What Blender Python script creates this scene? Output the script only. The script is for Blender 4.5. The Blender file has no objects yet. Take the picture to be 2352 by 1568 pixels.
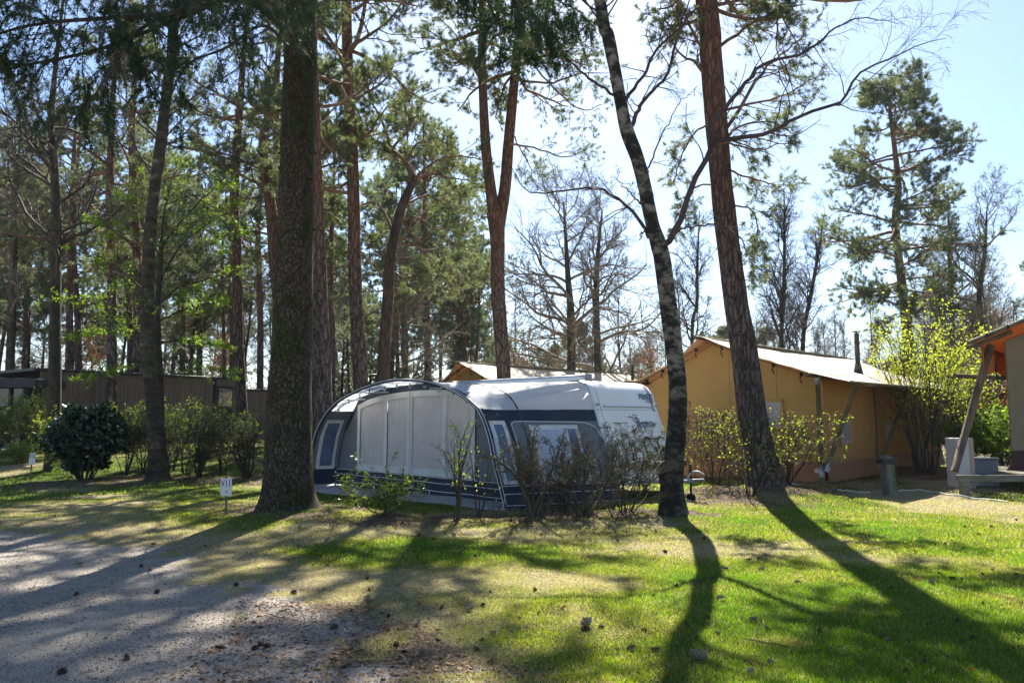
import bpy, math, random
import numpy as np
# ------------------------------------------------------------------ camera, sky, sun, exposure
S = bpy.context.scene
COL = S.collection
F, CX, CY, HY, CAMH = 1699.0, 1176.0, 784.0, 960.0, 1.75      # photo measured in a 2352x1568 copy
TH = math.atan((HY - CY) / F)
cam = bpy.data.objects.new('camera', bpy.data.cameras.new('camera'))
COL.objects.link(cam)
cam.location = (0, 0, CAMH); cam.rotation_euler = (math.radians(90) + TH, 0, 0)
cam.data.sensor_width = 36; cam.data.lens = 26.0; cam.data.clip_end = 2000; cam.data.clip_start = .05
S.camera = cam
SUN_EL, SUN_AZ = 45.0, 6.0            # degrees; azimuth to the right of straight ahead
W = bpy.data.worlds.new('World'); S.world = W; W.use_nodes = True
nt = W.node_tree
sky = nt.nodes.new('ShaderNodeTexSky'); sky.sky_type = 'NISHITA'; sky.sun_disc = False
sky.sun_elevation = math.radians(SUN_EL); sky.sun_rotation = math.radians(SUN_AZ)
sky.air_density = 1.0; sky.dust_density = .6; sky.ozone_density = 4.0
nt.links.new(sky.outputs[0], nt.nodes['Background'].inputs[0])
nt.nodes['Background'].inputs[1].default_value = 0.056
sl = bpy.data.lights.new('sun', 'SUN'); sl.energy = 5.0; sl.angle = math.radians(.55); sl.color = (1, .93, .82)
sun = bpy.data.objects.new('sun', sl); COL.objects.link(sun)
sun.rotation_euler = (math.radians(-(90 - SUN_EL)), 0, math.radians(-SUN_AZ))
S.view_settings.view_transform = 'Standard'; S.view_settings.look = 'None'
S.view_settings.exposure = 1.95; S.view_settings.gamma = 1
S.cycles.max_bounces = 6; S.cycles.diffuse_bounces = 3; S.cycles.glossy_bounces = 2
S.cycles.transmission_bounces = 4; S.cycles.transparent_max_bounces = 6
S.cycles.use_denoising = True; S.cycles.caustics_reflective = False; S.cycles.caustics_refractive = False
S.cycles.sample_clamp_indirect = 6
PI = math.pi

# ------------------------------------------------------------------ helpers
def at(px, py, Y):
    a = (px - CX) / F; b = (CY - py) / F
    dy = math.cos(TH) - b * math.sin(TH); dz = math.sin(TH) + b * math.cos(TH)
    t = Y / dy
    return np.array([a * t, Y, CAMH + dz * t])
def gnd(px, py, z=0.0):
    b = (CY - py) / F
    dy = math.cos(TH) - b * math.sin(TH); dz = math.sin(TH) + b * math.cos(TH)
    t = (z - CAMH) / dz
    return np.array([(px - CX) / F * t, dy * t, z])
def _h(i, j, s):
    v = np.sin(i * 127.1 + j * 311.7 + s * 74.7) * 43758.5453
    return v - np.floor(v)
def vnoise(x, y, s=0):
    x = np.asarray(x, float); y = np.asarray(y, float)
    i = np.floor(x); j = np.floor(y); u = x - i; v = y - j
    u = u * u * (3 - 2 * u); v = v * v * (3 - 2 * v)
    return (_h(i, j, s) * (1 - u) + _h(i + 1, j, s) * u) * (1 - v) + (_h(i, j + 1, s) * (1 - u) + _h(i + 1, j + 1, s) * u) * v
def fbm(x, y, s=0, o=4):
    r = 0; a = .5; t = 0
    for k in range(o):
        r = r + a * vnoise(np.asarray(x) * 2 ** k, np.asarray(y) * 2 ** k, s + k); t += a; a *= .5
    return r / t
def sstep(a, b, x):
    t = np.clip((x - a) / (b - a), 0, 1); return t * t * (3 - 2 * t)

class MB:
    def __init__(s): s.v = []; s.f = []; s.n = 0; s.attr = None; s.cuts = [(0, 0, 0)]
    def cut(s): s.cuts.append((len(s.v), len(s.f), s.n)); return s
    def build_each(s, name, mats, parent=None):
        if s.cuts[-1][0] != len(s.v): s.cut()
        for (a, c, n), (a2, c2, n2) in zip(s.cuts, s.cuts[1:]):
            if a2 == a: continue
            q = MB(); q.v = s.v[a:a2]; q.f = [(f - n, m, k) for f, m, k in s.f[c:c2]]; q.n = n2 - n; o = q.build(name, mats, parent)
        return o
    def add(s, verts, faces, mat=0, smooth=False):
        verts = np.asarray(verts, float).reshape(-1, 3)
        if isinstance(faces, np.ndarray):
            s.f.append((faces + s.n, mat, smooth))
        else:
            by = {}
            for f in faces: by.setdefault(len(f), []).append(f)
            for k, fs in by.items(): s.f.append((np.array(fs, int) + s.n, mat, smooth))
        s.v.append(verts); s.n += len(verts)
        return s
    def box(s, c, size, mat=0, ax=None, ay=None, az=None):
        c = np.asarray(c, float); ax = np.array((1., 0, 0)) if ax is None else np.asarray(ax, float)
        ay = np.array((0, 1., 0)) if ay is None else np.asarray(ay, float); az = np.array((0, 0, 1.)) if az is None else np.asarray(az, float)
        h = np.array(size) / 2.; b = min(.012, h.min() * .35)
        vs = []; idx = {}
        for i in (-1, 1):
            for j in (-1, 1):
                for k in (-1, 1):
                    for q in range(3):
                        o = np.array([i * h[0], j * h[1], k * h[2]])
                        for r_ in range(3):
                            if r_ != q: o[r_] -= np.sign(o[r_]) * b
                        idx[(i, j, k, q)] = len(vs); vs.append(c + o[0] * ax + o[1] * ay + o[2] * az)
        fs = []
        for q in range(3):
            for sg in (-1, 1):
                loop = [(-1, -1), (1, -1), (1, 1), (-1, 1)]
                f = []
                for a_, b_ in loop:
                    t = [0, 0, 0]; t[q] = sg; t[(q + 1) % 3] = a_; t[(q + 2) % 3] = b_
                    f.append(idx[(t[0], t[1], t[2], q)])
                fs.append(f if sg > 0 else f[::-1])
        for q in range(3):
            r1, r2 = (q + 1) % 3, (q + 2) % 3
            for a_ in (-1, 1):
                for b_ in (-1, 1):
                    f = []
                    for sg, qq in ((-1, r1), (1, r1), (1, r2), (-1, r2)):
                        t = [0, 0, 0]; t[q] = sg; t[r1] = a_; t[r2] = b_
                        f.append(idx[(t[0], t[1], t[2], qq)])
                    fs.append(f)
        for i in (-1, 1):
            for j in (-1, 1):
                for k in (-1, 1): fs.append([idx[(i, j, k, 0)], idx[(i, j, k, 1)], idx[(i, j, k, 2)]])
        return s.add(vs, fs, mat)
    def tubes(s, P, R, sides=4, mat=0, cap=False, smooth=True, jit=None):
        P = np.asarray(P, float); R = np.asarray(R, float)
        if P.ndim == 2: P = P[None]; R = R[None] if R.ndim else np.full((1, P.shape[1]), float(R))
        B, n, _ = P.shape
        if B == 0: return s
        T = np.gradient(P, axis=1); T /= np.linalg.norm(T, axis=2, keepdims=True) + 1e-9
        m = P[:, -1] - P[:, 0]
        ref = np.where(np.abs(m[:, 2:3]) > .75 * np.linalg.norm(m, axis=1, keepdims=True), np.array([[1., .01, 0]]), np.array([[.01, 0, 1.]]))
        U = np.cross(T, ref[:, None, :]); U /= np.linalg.norm(U, axis=2, keepdims=True) + 1e-9
        V = np.cross(T, U)
        a = np.arange(sides) * 2 * PI / sides
        R3 = R[:, :, None, None] * (1 if jit is None else jit[None])
        X = P[:, :, None, :] + R3 * (np.cos(a)[None, None, :, None] * U[:, :, None, :] + np.sin(a)[None, None, :, None] * V[:, :, None, :])
        base = (np.arange(B) * n * sides)[:, None, None]
        i = np.arange(n - 1)[None, :, None] * sides; j = np.arange(sides)[None, None, :]; j2 = (j + 1) % sides
        q = np.stack([base + i + j, base + i + j2, base + i + sides + j2, base + i + sides + j], -1).reshape(-1, 4)
        nn = s.n
        s.add(X.reshape(-1, 3), q, mat, smooth)
        if cap:
            for b in range(B):
                o = nn + b * n * sides - s.n
                s.f.append((np.array([[nn + b * n * sides + k for k in range(sides)]]), mat, False))
                s.f.append((np.array([[nn + b * n * sides + (n - 1) * sides + k for k in range(sides)][::-1]]), mat, False))
        return s
    def rod(s, a, b, r, sides=10, mat=0, r2=None):
        return s.tubes(np.array([a, b], float)[None], np.array([[r, r if r2 is None else r2]]), sides, mat, cap=True)
    def grid(s, G, mat=0, smooth=True):
        G = np.asarray(G, float); n, m = G.shape[:2]
        i = np.arange(n - 1)[:, None] * m; j = np.arange(m - 1)[None, :]
        q = np.stack([i + j, i + j + 1, i + m + j + 1, i + m + j], -1).reshape(-1, 4)
        return s.add(G.reshape(-1, 3), q, mat, smooth)
    def slab(s, G, t, mat=0, smooth=False):
        """grid with thickness t (closed)"""
        G = np.asarray(G, float); n, m = G.shape[:2]
        e1 = np.gradient(G, axis=0); e2 = np.gradient(G, axis=1); N = np.cross(e1, e2); N /= np.linalg.norm(N, axis=2, keepdims=True) + 1e-9
        s.grid(G, mat, smooth); s.grid((G - N * t)[:, ::-1], mat, smooth)
        B = G - N * t
        for a, b in ((G[0], B[0]), (B[-1], G[-1]), (B[:, 0], G[:, 0]), (G[:, -1], B[:, -1])): s.grid(np.stack([a, b]), mat, False)
        return s
    def mesh(s, name, mats, off=(0, 0, 0)):
        me = bpy.data.meshes.new(name)
        V = np.concatenate(s.v) - np.asarray(off, float)
        tot = np.concatenate([np.full(len(f), f.shape[1]) for f, _, _ in s.f])
        li = np.concatenate([f.ravel() for f, _, _ in s.f])
        mi = np.concatenate([np.full(len(f), m) for f, m, _ in s.f]); sm = np.concatenate([np.full(len(f), b) for f, _, b in s.f])
        me.vertices.add(len(V)); me.vertices.foreach_set('co', V.ravel().astype(np.float32))
        me.loops.add(len(li)); me.loops.foreach_set('vertex_index', li.astype(np.int32))
        me.polygons.add(len(tot)); st = np.concatenate([[0], np.cumsum(tot)[:-1]])
        me.polygons.foreach_set('loop_start', st.astype(np.int32)); me.polygons.foreach_set('loop_total', tot.astype(np.int32))
        me.polygons.foreach_set('material_index', mi.astype(np.int32)); me.polygons.foreach_set('use_smooth', sm.astype(bool))
        if s.attr:
            for k, a in s.attr.items():
                at_ = me.attributes.new(k, 'FLOAT', 'POINT'); at_.data.foreach_set('value', np.asarray(a, np.float32))
        for m in mats: me.materials.append(m)
        me.update(calc_edges=True)
        return me
    def build(s, name, mats, parent=None):
        if not isinstance(mats, (list, tuple)): mats = [mats]
        root = parent
        while root is not None and root.parent: root = root.parent
        off = np.array(root.location) if root else (0, 0, 0)
        o = bpy.data.objects.new(name, s.mesh(name, mats, off)); COL.objects.link(o)
        if parent: o.parent = parent
        return o
def thing(name, loc, label, cat, group=None):
    o = bpy.data.objects.new(name, None); COL.objects.link(o); o.location = [float(c) for c in loc]
    return tag(o, label, cat, group)
def tag(o, label, cat, group=None, kind=None):
    if label: o['label'] = label
    if cat: o['category'] = cat
    if group: o['group'] = group
    if kind: o['kind'] = kind
    return o
def copy_tree(o, loc=None, rz=None, sc=None, label=None, parent=None):
    c = o.copy(); COL.objects.link(c)
    if parent: c.parent = parent
    if loc is not None: c.location = [float(t) for t in loc]
    if rz is not None: c.rotation_euler = (c.rotation_euler[0], c.rotation_euler[1], rz)
    if sc is not None: c.scale = (sc, sc, sc) if not hasattr(sc, '__len__') else sc
    if label: c['label'] = label
    for ch in list(o.children): copy_tree(ch, parent=c)
    return c
def catmull(pts, n):
    P = np.asarray(pts, float); k = len(P)
    if k == 2: return P[0] + (P[1] - P[0]) * np.linspace(0, 1, n)[:, None]
    E = np.vstack([2 * P[0] - P[1], P, 2 * P[-1] - P[-2]])
    t = np.linspace(0, k - 1 - 1e-6, n); i = t.astype(int); u = (t - i)[:, None]
    p0, p1, p2, p3 = E[i], E[i + 1], E[i + 2], E[i + 3]
    return .5 * ((2 * p1) + (-p0 + p2) * u + (2 * p0 - 5 * p1 + 4 * p2 - p3) * u ** 2 + (-p0 + 3 * p1 - 3 * p2 + p3) * u ** 3)

# ------------------------------------------------------------------ materials
def M(name, c1, c2=None, c3=None, scale=4, st=(1, 1, 1), rough=.8, bump=0, bscale=30, bst=None, trans=0, tcol=None, metal=0, spec=.3,
      lo=.35, hi=.65, detail=6, attr=None, zgrad=None, coat=0, dist=.02):
    m = bpy.data.materials.new(name); m.use_nodes = True; N = m.node_tree.nodes; L = m.node_tree.links
    b = N['Principled BSDF']; b.inputs['Roughness'].default_value = rough; b.inputs['Metallic'].default_value = metal
    b.inputs['Specular IOR Level'].default_value = spec
    if coat: b.inputs['Coat Weight'].default_value = coat; b.inputs['Coat Roughness'].default_value = .15
    tc = N.new('ShaderNodeTexCoord')
    def mapped(s_):
        mp = N.new('ShaderNodeMapping'); mp.inputs['Scale'].default_value = s_; L.new(tc.outputs['Object'], mp.inputs[0]); return mp
    col = None
    if c2 is None:
        b.inputs['Base Color'].default_value = (*c1, 1)
    else:
        cr = N.new('ShaderNodeValToRGB'); e = cr.color_ramp.elements
        e[0].position = lo; e[0].color = (*c1, 1); e[1].position = hi; e[1].color = (*c2, 1)
        if c3: x = e.new(min(.99, hi + (hi - lo) * .6)); x.color = (*c3, 1)
        if attr:
            A = N.new('ShaderNodeAttribute'); A.attribute_name = attr; L.new(A.outputs['Fac'], cr.inputs[0])
        else:
            n = N.new('ShaderNodeTexNoise'); n.inputs['Scale'].default_value = scale; n.inputs['Detail'].default_value = detail
            n.inputs['Roughness'].default_value = .65
            L.new(mapped(st).outputs[0], n.inputs[0]); L.new(n.outputs['Fac'], cr.inputs[0])
        col = cr.outputs[0]
        if zgrad:      # colour change with height up the trunk: (z0, z1, colour, colour2)
            sp = N.new('ShaderNodeSeparateXYZ'); L.new(tc.outputs['Object'], sp.inputs[0])
            mr = N.new('ShaderNodeMapRange'); mr.inputs[1].default_value = zgrad[0]; mr.inputs[2].default_value = zgrad[1]
            nn = N.new('ShaderNodeTexNoise'); nn.inputs['Scale'].default_value = 1.2; L.new(tc.outputs['Object'], nn.inputs[0])
            ma = N.new('ShaderNodeMath'); ma.operation = 'MULTIPLY_ADD'; ma.inputs[1].default_value = (zgrad[1] - zgrad[0]) * 1.6; L.new(nn.outputs['Fac'], ma.inputs[0])
            L.new(sp.outputs['Z'], ma.inputs[2])
            mb = N.new('ShaderNodeMath'); mb.operation = 'SUBTRACT'; mb.inputs[1].default_value = (zgrad[1] - zgrad[0]) * .8; L.new(ma.outputs[0], mb.inputs[0])
            L.new(mb.outputs[0], mr.inputs[0])
            cr2 = N.new('ShaderNodeValToRGB'); e = cr2.color_ramp.elements; e[0].position = lo; e[1].position = hi
            e[0].color = (*zgrad[2], 1); e[1].color = (*zgrad[3], 1); L.new(cr.inputs[0].links[0].from_socket, cr2.inputs[0])
            mx = N.new('ShaderNodeMix'); mx.data_type = 'RGBA'; L.new(mr.outputs[0], mx.inputs[0]); L.new(col, mx.inputs[6]); L.new(cr2.outputs[0], mx.inputs[7])
            col = mx.outputs[2]
        L.new(col, b.inputs['Base Color'])
    if bump:
        n2 = N.new('ShaderNodeTexNoise'); n2.inputs['Scale'].default_value = bscale; n2.inputs['Detail'].default_value = 5
        n2.inputs['Roughness'].default_value = .7
        L.new(mapped(bst or st).outputs[0], n2.inputs[0]); bp = N.new('ShaderNodeBump'); bp.inputs['Strength'].default_value = bump
        bp.inputs['Distance'].default_value = dist
        L.new(n2.outputs['Fac'], bp.inputs['Height']); L.new(bp.outputs[0], b.inputs['Normal'])
    if trans:
        t = N.new('ShaderNodeBsdfTranslucent'); mx = N.new('ShaderNodeMixShader'); mx.inputs[0].default_value = trans
        if tcol: t.inputs[0].default_value = (*tcol, 1)
        elif col: L.new(col, t.inputs[0])
        else: t.inputs[0].default_value = (*c1, 1)
        L.new(b.outputs[0], mx.inputs[1]); L.new(t.outputs[0], mx.inputs[2]); L.new(mx.outputs[0], N['Material Output'].inputs[0])
    return m
def bark(name, crack, plate, lich, sc=5, st=(1, 1, .3), z=None, z_c=None, bump=1., rough=.95, dist=.05, crw=.22, mossy=None):
    """plated bark: dark fissures between light plates, colour drifting with height"""
    m = bpy.data.materials.new(name); m.use_nodes = True; N = m.node_tree.nodes; L = m.node_tree.links; b = N['Principled BSDF']; b.inputs['Roughness'].default_value = rough; b.inputs['Specular IOR Level'].default_value = .15
    tc = N.new('ShaderNodeTexCoord'); mp = N.new('ShaderNodeMapping'); mp.inputs['Scale'].default_value = st; L.new(tc.outputs['Object'], mp.inputs[0])
    nz = N.new('ShaderNodeTexNoise'); nz.inputs['Scale'].default_value = sc * 1.3; nz.inputs['Detail'].default_value = 5; L.new(mp.outputs[0], nz.inputs[0])
    vm = N.new('ShaderNodeVectorMath'); vm.operation = 'SCALE'; vm.inputs['Scale'].default_value = 1.5 / sc; L.new(nz.outputs['Color'], vm.inputs[0])
    va = N.new('ShaderNodeVectorMath'); L.new(mp.outputs[0], va.inputs[0]); L.new(vm.outputs[0], va.inputs[1])
    vo = N.new('ShaderNodeTexVoronoi'); vo.feature = 'DISTANCE_TO_EDGE'; vo.inputs['Scale'].default_value = sc; L.new(va.outputs[0], vo.inputs[0])
    vc = N.new('ShaderNodeTexVoronoi'); vc.inputs['Scale'].default_value = sc; L.new(va.outputs[0], vc.inputs[0])
    n2 = N.new('ShaderNodeTexNoise'); n2.inputs['Scale'].default_value = 22; n2.inputs['Detail'].default_value = 5; n2.inputs['Roughness'].default_value = .75; L.new(tc.outputs['Object'], n2.inputs[0])
    n3 = N.new('ShaderNodeTexNoise'); n3.inputs['Scale'].default_value = 1.7; n3.inputs['Detail'].default_value = 4; L.new(tc.outputs['Object'], n3.inputs[0])
    def ramp(f, *s):
        c = N.new('ShaderNodeValToRGB'); e = c.color_ramp.elements; e[0].position, e[0].color = s[0][0], (*s[0][1], 1); e[1].position, e[1].color = s[1][0], (*s[1][1], 1); L.new(f, c.inputs[0]); return c.outputs[0]
    def mix(f, a, c, mode='MIX'):
        x = N.new('ShaderNodeMix'); x.data_type = 'RGBA'; x.blend_type = mode
        if isinstance(f, float): x.inputs[0].default_value = f
        else: L.new(f, x.inputs[0])
        for s_, q in ((6, a), (7, c)):
            if isinstance(q, tuple): x.inputs[s_].default_value = (*q, 1)
            else: L.new(q, x.inputs[s_])
        return x.outputs[2]
    pl = mix(ramp(n2.outputs['Fac'], (.42, (0, 0, 0)), (.66, (1, 1, 1))), plate, lich)
    ck = crack
    if z:
        sp = N.new('ShaderNodeSeparateXYZ'); L.new(tc.outputs['Object'], sp.inputs[0]); ma = N.new('ShaderNodeMath'); ma.operation = 'MULTIPLY_ADD'; ma.inputs[1].default_value = (z[1] - z[0]) * 1.2; L.new(n3.outputs['Fac'], ma.inputs[0]); L.new(sp.outputs['Z'], ma.inputs[2])
        mr = N.new('ShaderNodeMapRange'); mr.inputs[1].default_value = z[0] + (z[1] - z[0]) * .6; mr.inputs[2].default_value = z[1] + (z[1] - z[0]) * .6; L.new(ma.outputs[0], mr.inputs[0])
        pl = mix(mr.outputs[0], pl, mix(ramp(n2.outputs['Fac'], (.35, (0, 0, 0)), (.65, (1, 1, 1))), z_c[0], z_c[1])); ck = mix(mr.outputs[0], crack, z_c[2])
    if mossy: pl = mix(ramp(n3.outputs['Fac'], (.5, (0, 0, 0)), (.62, (1, 1, 1))), pl, mossy)
    pl = mix(.45, pl, ramp(vc.outputs['Color'], (.0, (.62, .6, .6)), (1., (1.3, 1.25, 1.2))), 'MULTIPLY')
    L.new(mix(ramp(vo.outputs['Distance'], (.0, (0, 0, 0)), (crw, (1, 1, 1))), ck, pl), b.inputs['Base Color'])
    h = N.new('ShaderNodeMath'); h.operation = 'MULTIPLY_ADD'; h.inputs[1].default_value = .25; L.new(n2.outputs['Fac'], h.inputs[0]); L.new(ramp(vo.outputs['Distance'], (.0, (0, 0, 0)), (crw * 1.4, (1, 1, 1))), h.inputs[2])
    bp = N.new('ShaderNodeBump'); bp.inputs['Strength'].default_value = bump; bp.inputs['Distance'].default_value = dist; L.new(h.outputs[0], bp.inputs['Height']); L.new(bp.outputs[0], b.inputs['Normal'])
    return m
m_pine = bark('pine_bark', (.03, .022, .019), (.10, .076, .066), (.20, .165, .145), 11, (1, 1, .22), (4.5, 8.5), ((.155, .078, .052), (.24, .14, .10), (.09, .045, .03)), crw=.16)
m_pine_old = M('pine_bark', (.035, .027, .022), (.13, .10, .085), (.2, .165, .14), scale=9, st=(1.6, 1.6, .35), bump=1, bscale=9, bst=(2, 2, .35), dist=.05, rough=.95,
           zgrad=(4.5, 8.5, (.15, .06, .035), (.36, .17, .10)))
m_spruce = bark('spruce_bark', (.03, .023, .016), (.066, .052, .036), (.12, .105, .075), 17, (1, 1, .5), (4.5, 7.5), ((.034, .031, .017), (.06, .055, .03), (.02, .017, .01)), 1., dist=.03, crw=.10, mossy=(.05, .058, .02))
m_spruce_old = M('spruce_bark', (.03, .022, .015), (.10, .08, .05), (.13, .14, .07), scale=7, st=(1.5, 1.5, .5), bump=1, bscale=14, bst=(2, 2, .7), dist=.04, rough=.95,
             zgrad=(5.5, 8, (.05, .045, .02), (.10, .09, .045)))
m_birch = M('birch_bark', (.012, .010, .007), (.085, .072, .052), (.10, .11, .03), scale=3.4, st=(1, 1, 1.7), lo=.46, hi=.60, bump=1, bscale=12, bst=(1, 1, 1.5), rough=.85, detail=9, zgrad=(1.0, 2.6, (.02, .017, .013), (.22, .185, .145)))
m_birch_old = M('birch_bark', (.025, .02, .015), (.40, .36, .30), (.62, .58, .52), scale=2.6, st=(1, 1, 3.0), lo=.44, hi=.56, bump=.5, bscale=10, bst=(1, 1, 2.5), rough=.8, detail=8,
            zgrad=(5.5, 10, (.05, .04, .03), (.5, .44, .36)))
m_birchlow = M('birch_mossy_bark', (.018, .015, .01), (.055, .048, .03), (.07, .085, .02), scale=4, st=(1, 1, .6), bump=1, bscale=10, rough=.95)
m_dark = M('dark_mossy_bark', (.02, .017, .013), (.06, .055, .035), (.11, .12, .03), scale=5, st=(1, 1, .5), bump=.9, bscale=14, rough=.95)
m_twig = M('twig_bark', (.032, .024, .02), (.08, .062, .052), scale=3, rough=.9)
m_otwig = M('oak_twig_bark', (.10, .085, .06), (.20, .17, .125), scale=3, rough=.9)
m_btwig = M('birch_twig_bark', (.045, .03, .032), (.09, .06, .06), scale=3, rough=.9)
m_pbr = M('pine_branch_bark', (.09, .05, .035), (.24, .14, .09), scale=3, rough=.9)
m_moss = M('mossy_stem_bark', (.06, .048, .035), (.13, .11, .065), (.19, .21, .05), scale=3.5, rough=.95, bump=.5)
m_needle = M('pine_needles', (.035, .065, .04), (.08, .115, .06), scale=.9, rough=.55, trans=.38, spec=.35, lo=.3, hi=.7, tcol=(.20, .25, .08))
m_needle2 = M('far_pine_needles', (.05, .08, .055), (.09, .12, .07), scale=.5, rough=.6, trans=.38, lo=.3, hi=.7, tcol=(.20, .26, .11))
m_spneedle = M('spruce_needles', (.012, .032, .014), (.025, .055, .018), scale=1.5, rough=.6, trans=.3, tcol=(.04, .09, .015))
m_leafy = M('spring_leaves', (.05, .12, .010), (.13, .20, .015), scale=2, rough=.5, trans=.55, lo=.3, hi=.7, tcol=(.20, .32, .015))
m_leafy2 = M('fresh_yellow_leaves', (.14, .22, .012), (.28, .33, .03), scale=2, rough=.5, trans=.55, tcol=(.42, .52, .03), lo=.3, hi=.7)
m_laurel = M('laurel_leaves', (.006, .022, .010), (.03, .06, .022), scale=6, rough=.25, spec=.6, trans=.12, tcol=(.03, .10, .01))
m_sleaf = M('shrub_leaves', (.04, .075, .012), (.12, .16, .02), scale=4, rough=.35, spec=.5, trans=.4, tcol=(.25, .35, .02))
m_brown = M('dead_oak_leaves', (.12, .055, .025), (.24, .12, .05), scale=2, rough=.8, trans=.4, tcol=(.30, .12, .04))

def grass_mat():
    m = M('grass_blades', (.022, .11, .004), (.11, .165, .010), (.36, .30, .17), attr='tone', lo=.0, hi=.42, rough=.4, trans=.6, spec=.5)
    N = m.node_tree.nodes; Lk = m.node_tree.links; cr = [n for n in N if n.type == 'VALTORGB'][0]; t = [n for n in N if n.type == 'BSDF_TRANSLUCENT'][0]
    c2 = N.new('ShaderNodeValToRGB'); e = c2.color_ramp.elements; e[0].position = 0; e[0].color = (.06, .25, .003, 1); e[1].position = .42; e[1].color = (.36, .38, .012, 1); x = e.new(.7); x.color = (.50, .42, .22, 1)
    Lk.new(cr.inputs[0].links[0].from_socket, c2.inputs[0]); Lk.new(c2.outputs[0], t.inputs[0]); return m
# ------------------------------------------------------------------ ground
MOUNDS = [(gnd(665, 1175), 1.7, .16), (gnd(1755, 1135), 2.0, .22), (gnd(2110, 1092), 2.2, .30), (gnd(200, 1115), 1.6, .08), (gnd(1235, 1192), 1.3, .06), (gnd(880, 1200), 1.2, .08),
          (gnd(1545, 1185), 1.0, .07), (gnd(2270, 1120), 2.5, .10)]
def H(x, y):
    x = np.asarray(x, float); y = np.asarray(y, float)
    z = (fbm(x * .25, y * .25, 3, 3) - .5) * .16 * sstep(3, 9, y) + (fbm(x * 1.6, y * 1.6, 9, 2) - .5) * .035
    for c, r, h in MOUNDS: z = z + h * np.exp(-((x - c[0]) ** 2 + (y - c[1]) ** 2) / (r * r))
    z = z + .65 * sstep(19, 30, y) * sstep(-4, -11, x)
    return z
_gx = [-60, -8.07, -5.38, -4.2, -2.83, -1.85, -.9, -.45, 1.5, 6, 60]; _gy = [30, 11.6, 10.4, 9.5, 7.8, 6.6, 5.5, 4.8, 3.5, 1.6, -12]
def gravel_amt(x, y):
    sd = np.interp(x, _gx, _gy) - y
    return sstep(-1.15, .75, sd + (fbm(x * .9, y * .9, 21, 4) - .5) * 2.2 + (fbm(x * 3.3, y * 3.3, 24, 3) - .5) * 1.5)
DUFF = [(gnd(665, 1178), 1.9), (gnd(760, 1195), 1.2), (gnd(1760, 1140), 2.1), (gnd(1690, 1160), 1.3), (gnd(2110, 1100), 2.4), (gnd(2200, 1110), 1.2), (gnd(200, 1112), 2.0), (gnd(460, 1104), 1.6), (gnd(330, 1104), 1.5), (gnd(570, 1104), 1.6),
        (gnd(850, 1205), 1.1), (gnd(950, 1200), 1.0), (gnd(1060, 1195), .9), (gnd(1150, 1195), .9), (gnd(1240, 1195), .95), (gnd(1340, 1193), .9), (gnd(1440, 1188), .9), (gnd(1545, 1187), 1.0), (gnd(1640, 1100), 2.4), (gnd(1800, 1090), 1.6), (gnd(1960, 1095), 1.4)]
def duff_amt(x, y):
    r = np.zeros_like(np.asarray(x, float))
    for c, R in DUFF: r = np.maximum(r, 1.25 * np.exp(-(((x - c[0]) / R) ** 2 + ((y - c[1]) / (R * .62)) ** 2) * 1.1))
    r = np.maximum(r, sstep(34, 44, y) * .9)
    sd = np.interp(x, _gx, _gy) - y; r = np.maximum(r, .78 * sstep(-2.3, -.7, sd) * sstep(-3.2, -1.8, x) * sstep(9.5, 8, y) + .35 * sstep(-.7, 0, sd) * sstep(-3.2, -1.8, x))
    return np.clip(r + (fbm(x * 1.3, y * 1.3, 33, 4) - .5) * .9, 0, 1)
def dry_amt(x, y):
    sd = np.interp(x, _gx, _gy) - y
    near = sstep(-5.0, -.3, sd) * sstep(1.0, -2.5, x) * .85 + sstep(-1.6, .2, sd) * .35
    far = .10 + sstep(9.0, 11.5, y) * sstep(-6, -2, x) * .20 + sstep(3, 8, x) * sstep(9, 12, y) * .15
    return np.clip(near + far + (fbm(x * .45, y * .6, 50, 4) - .46) * 2.2, 0, 1)
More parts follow.
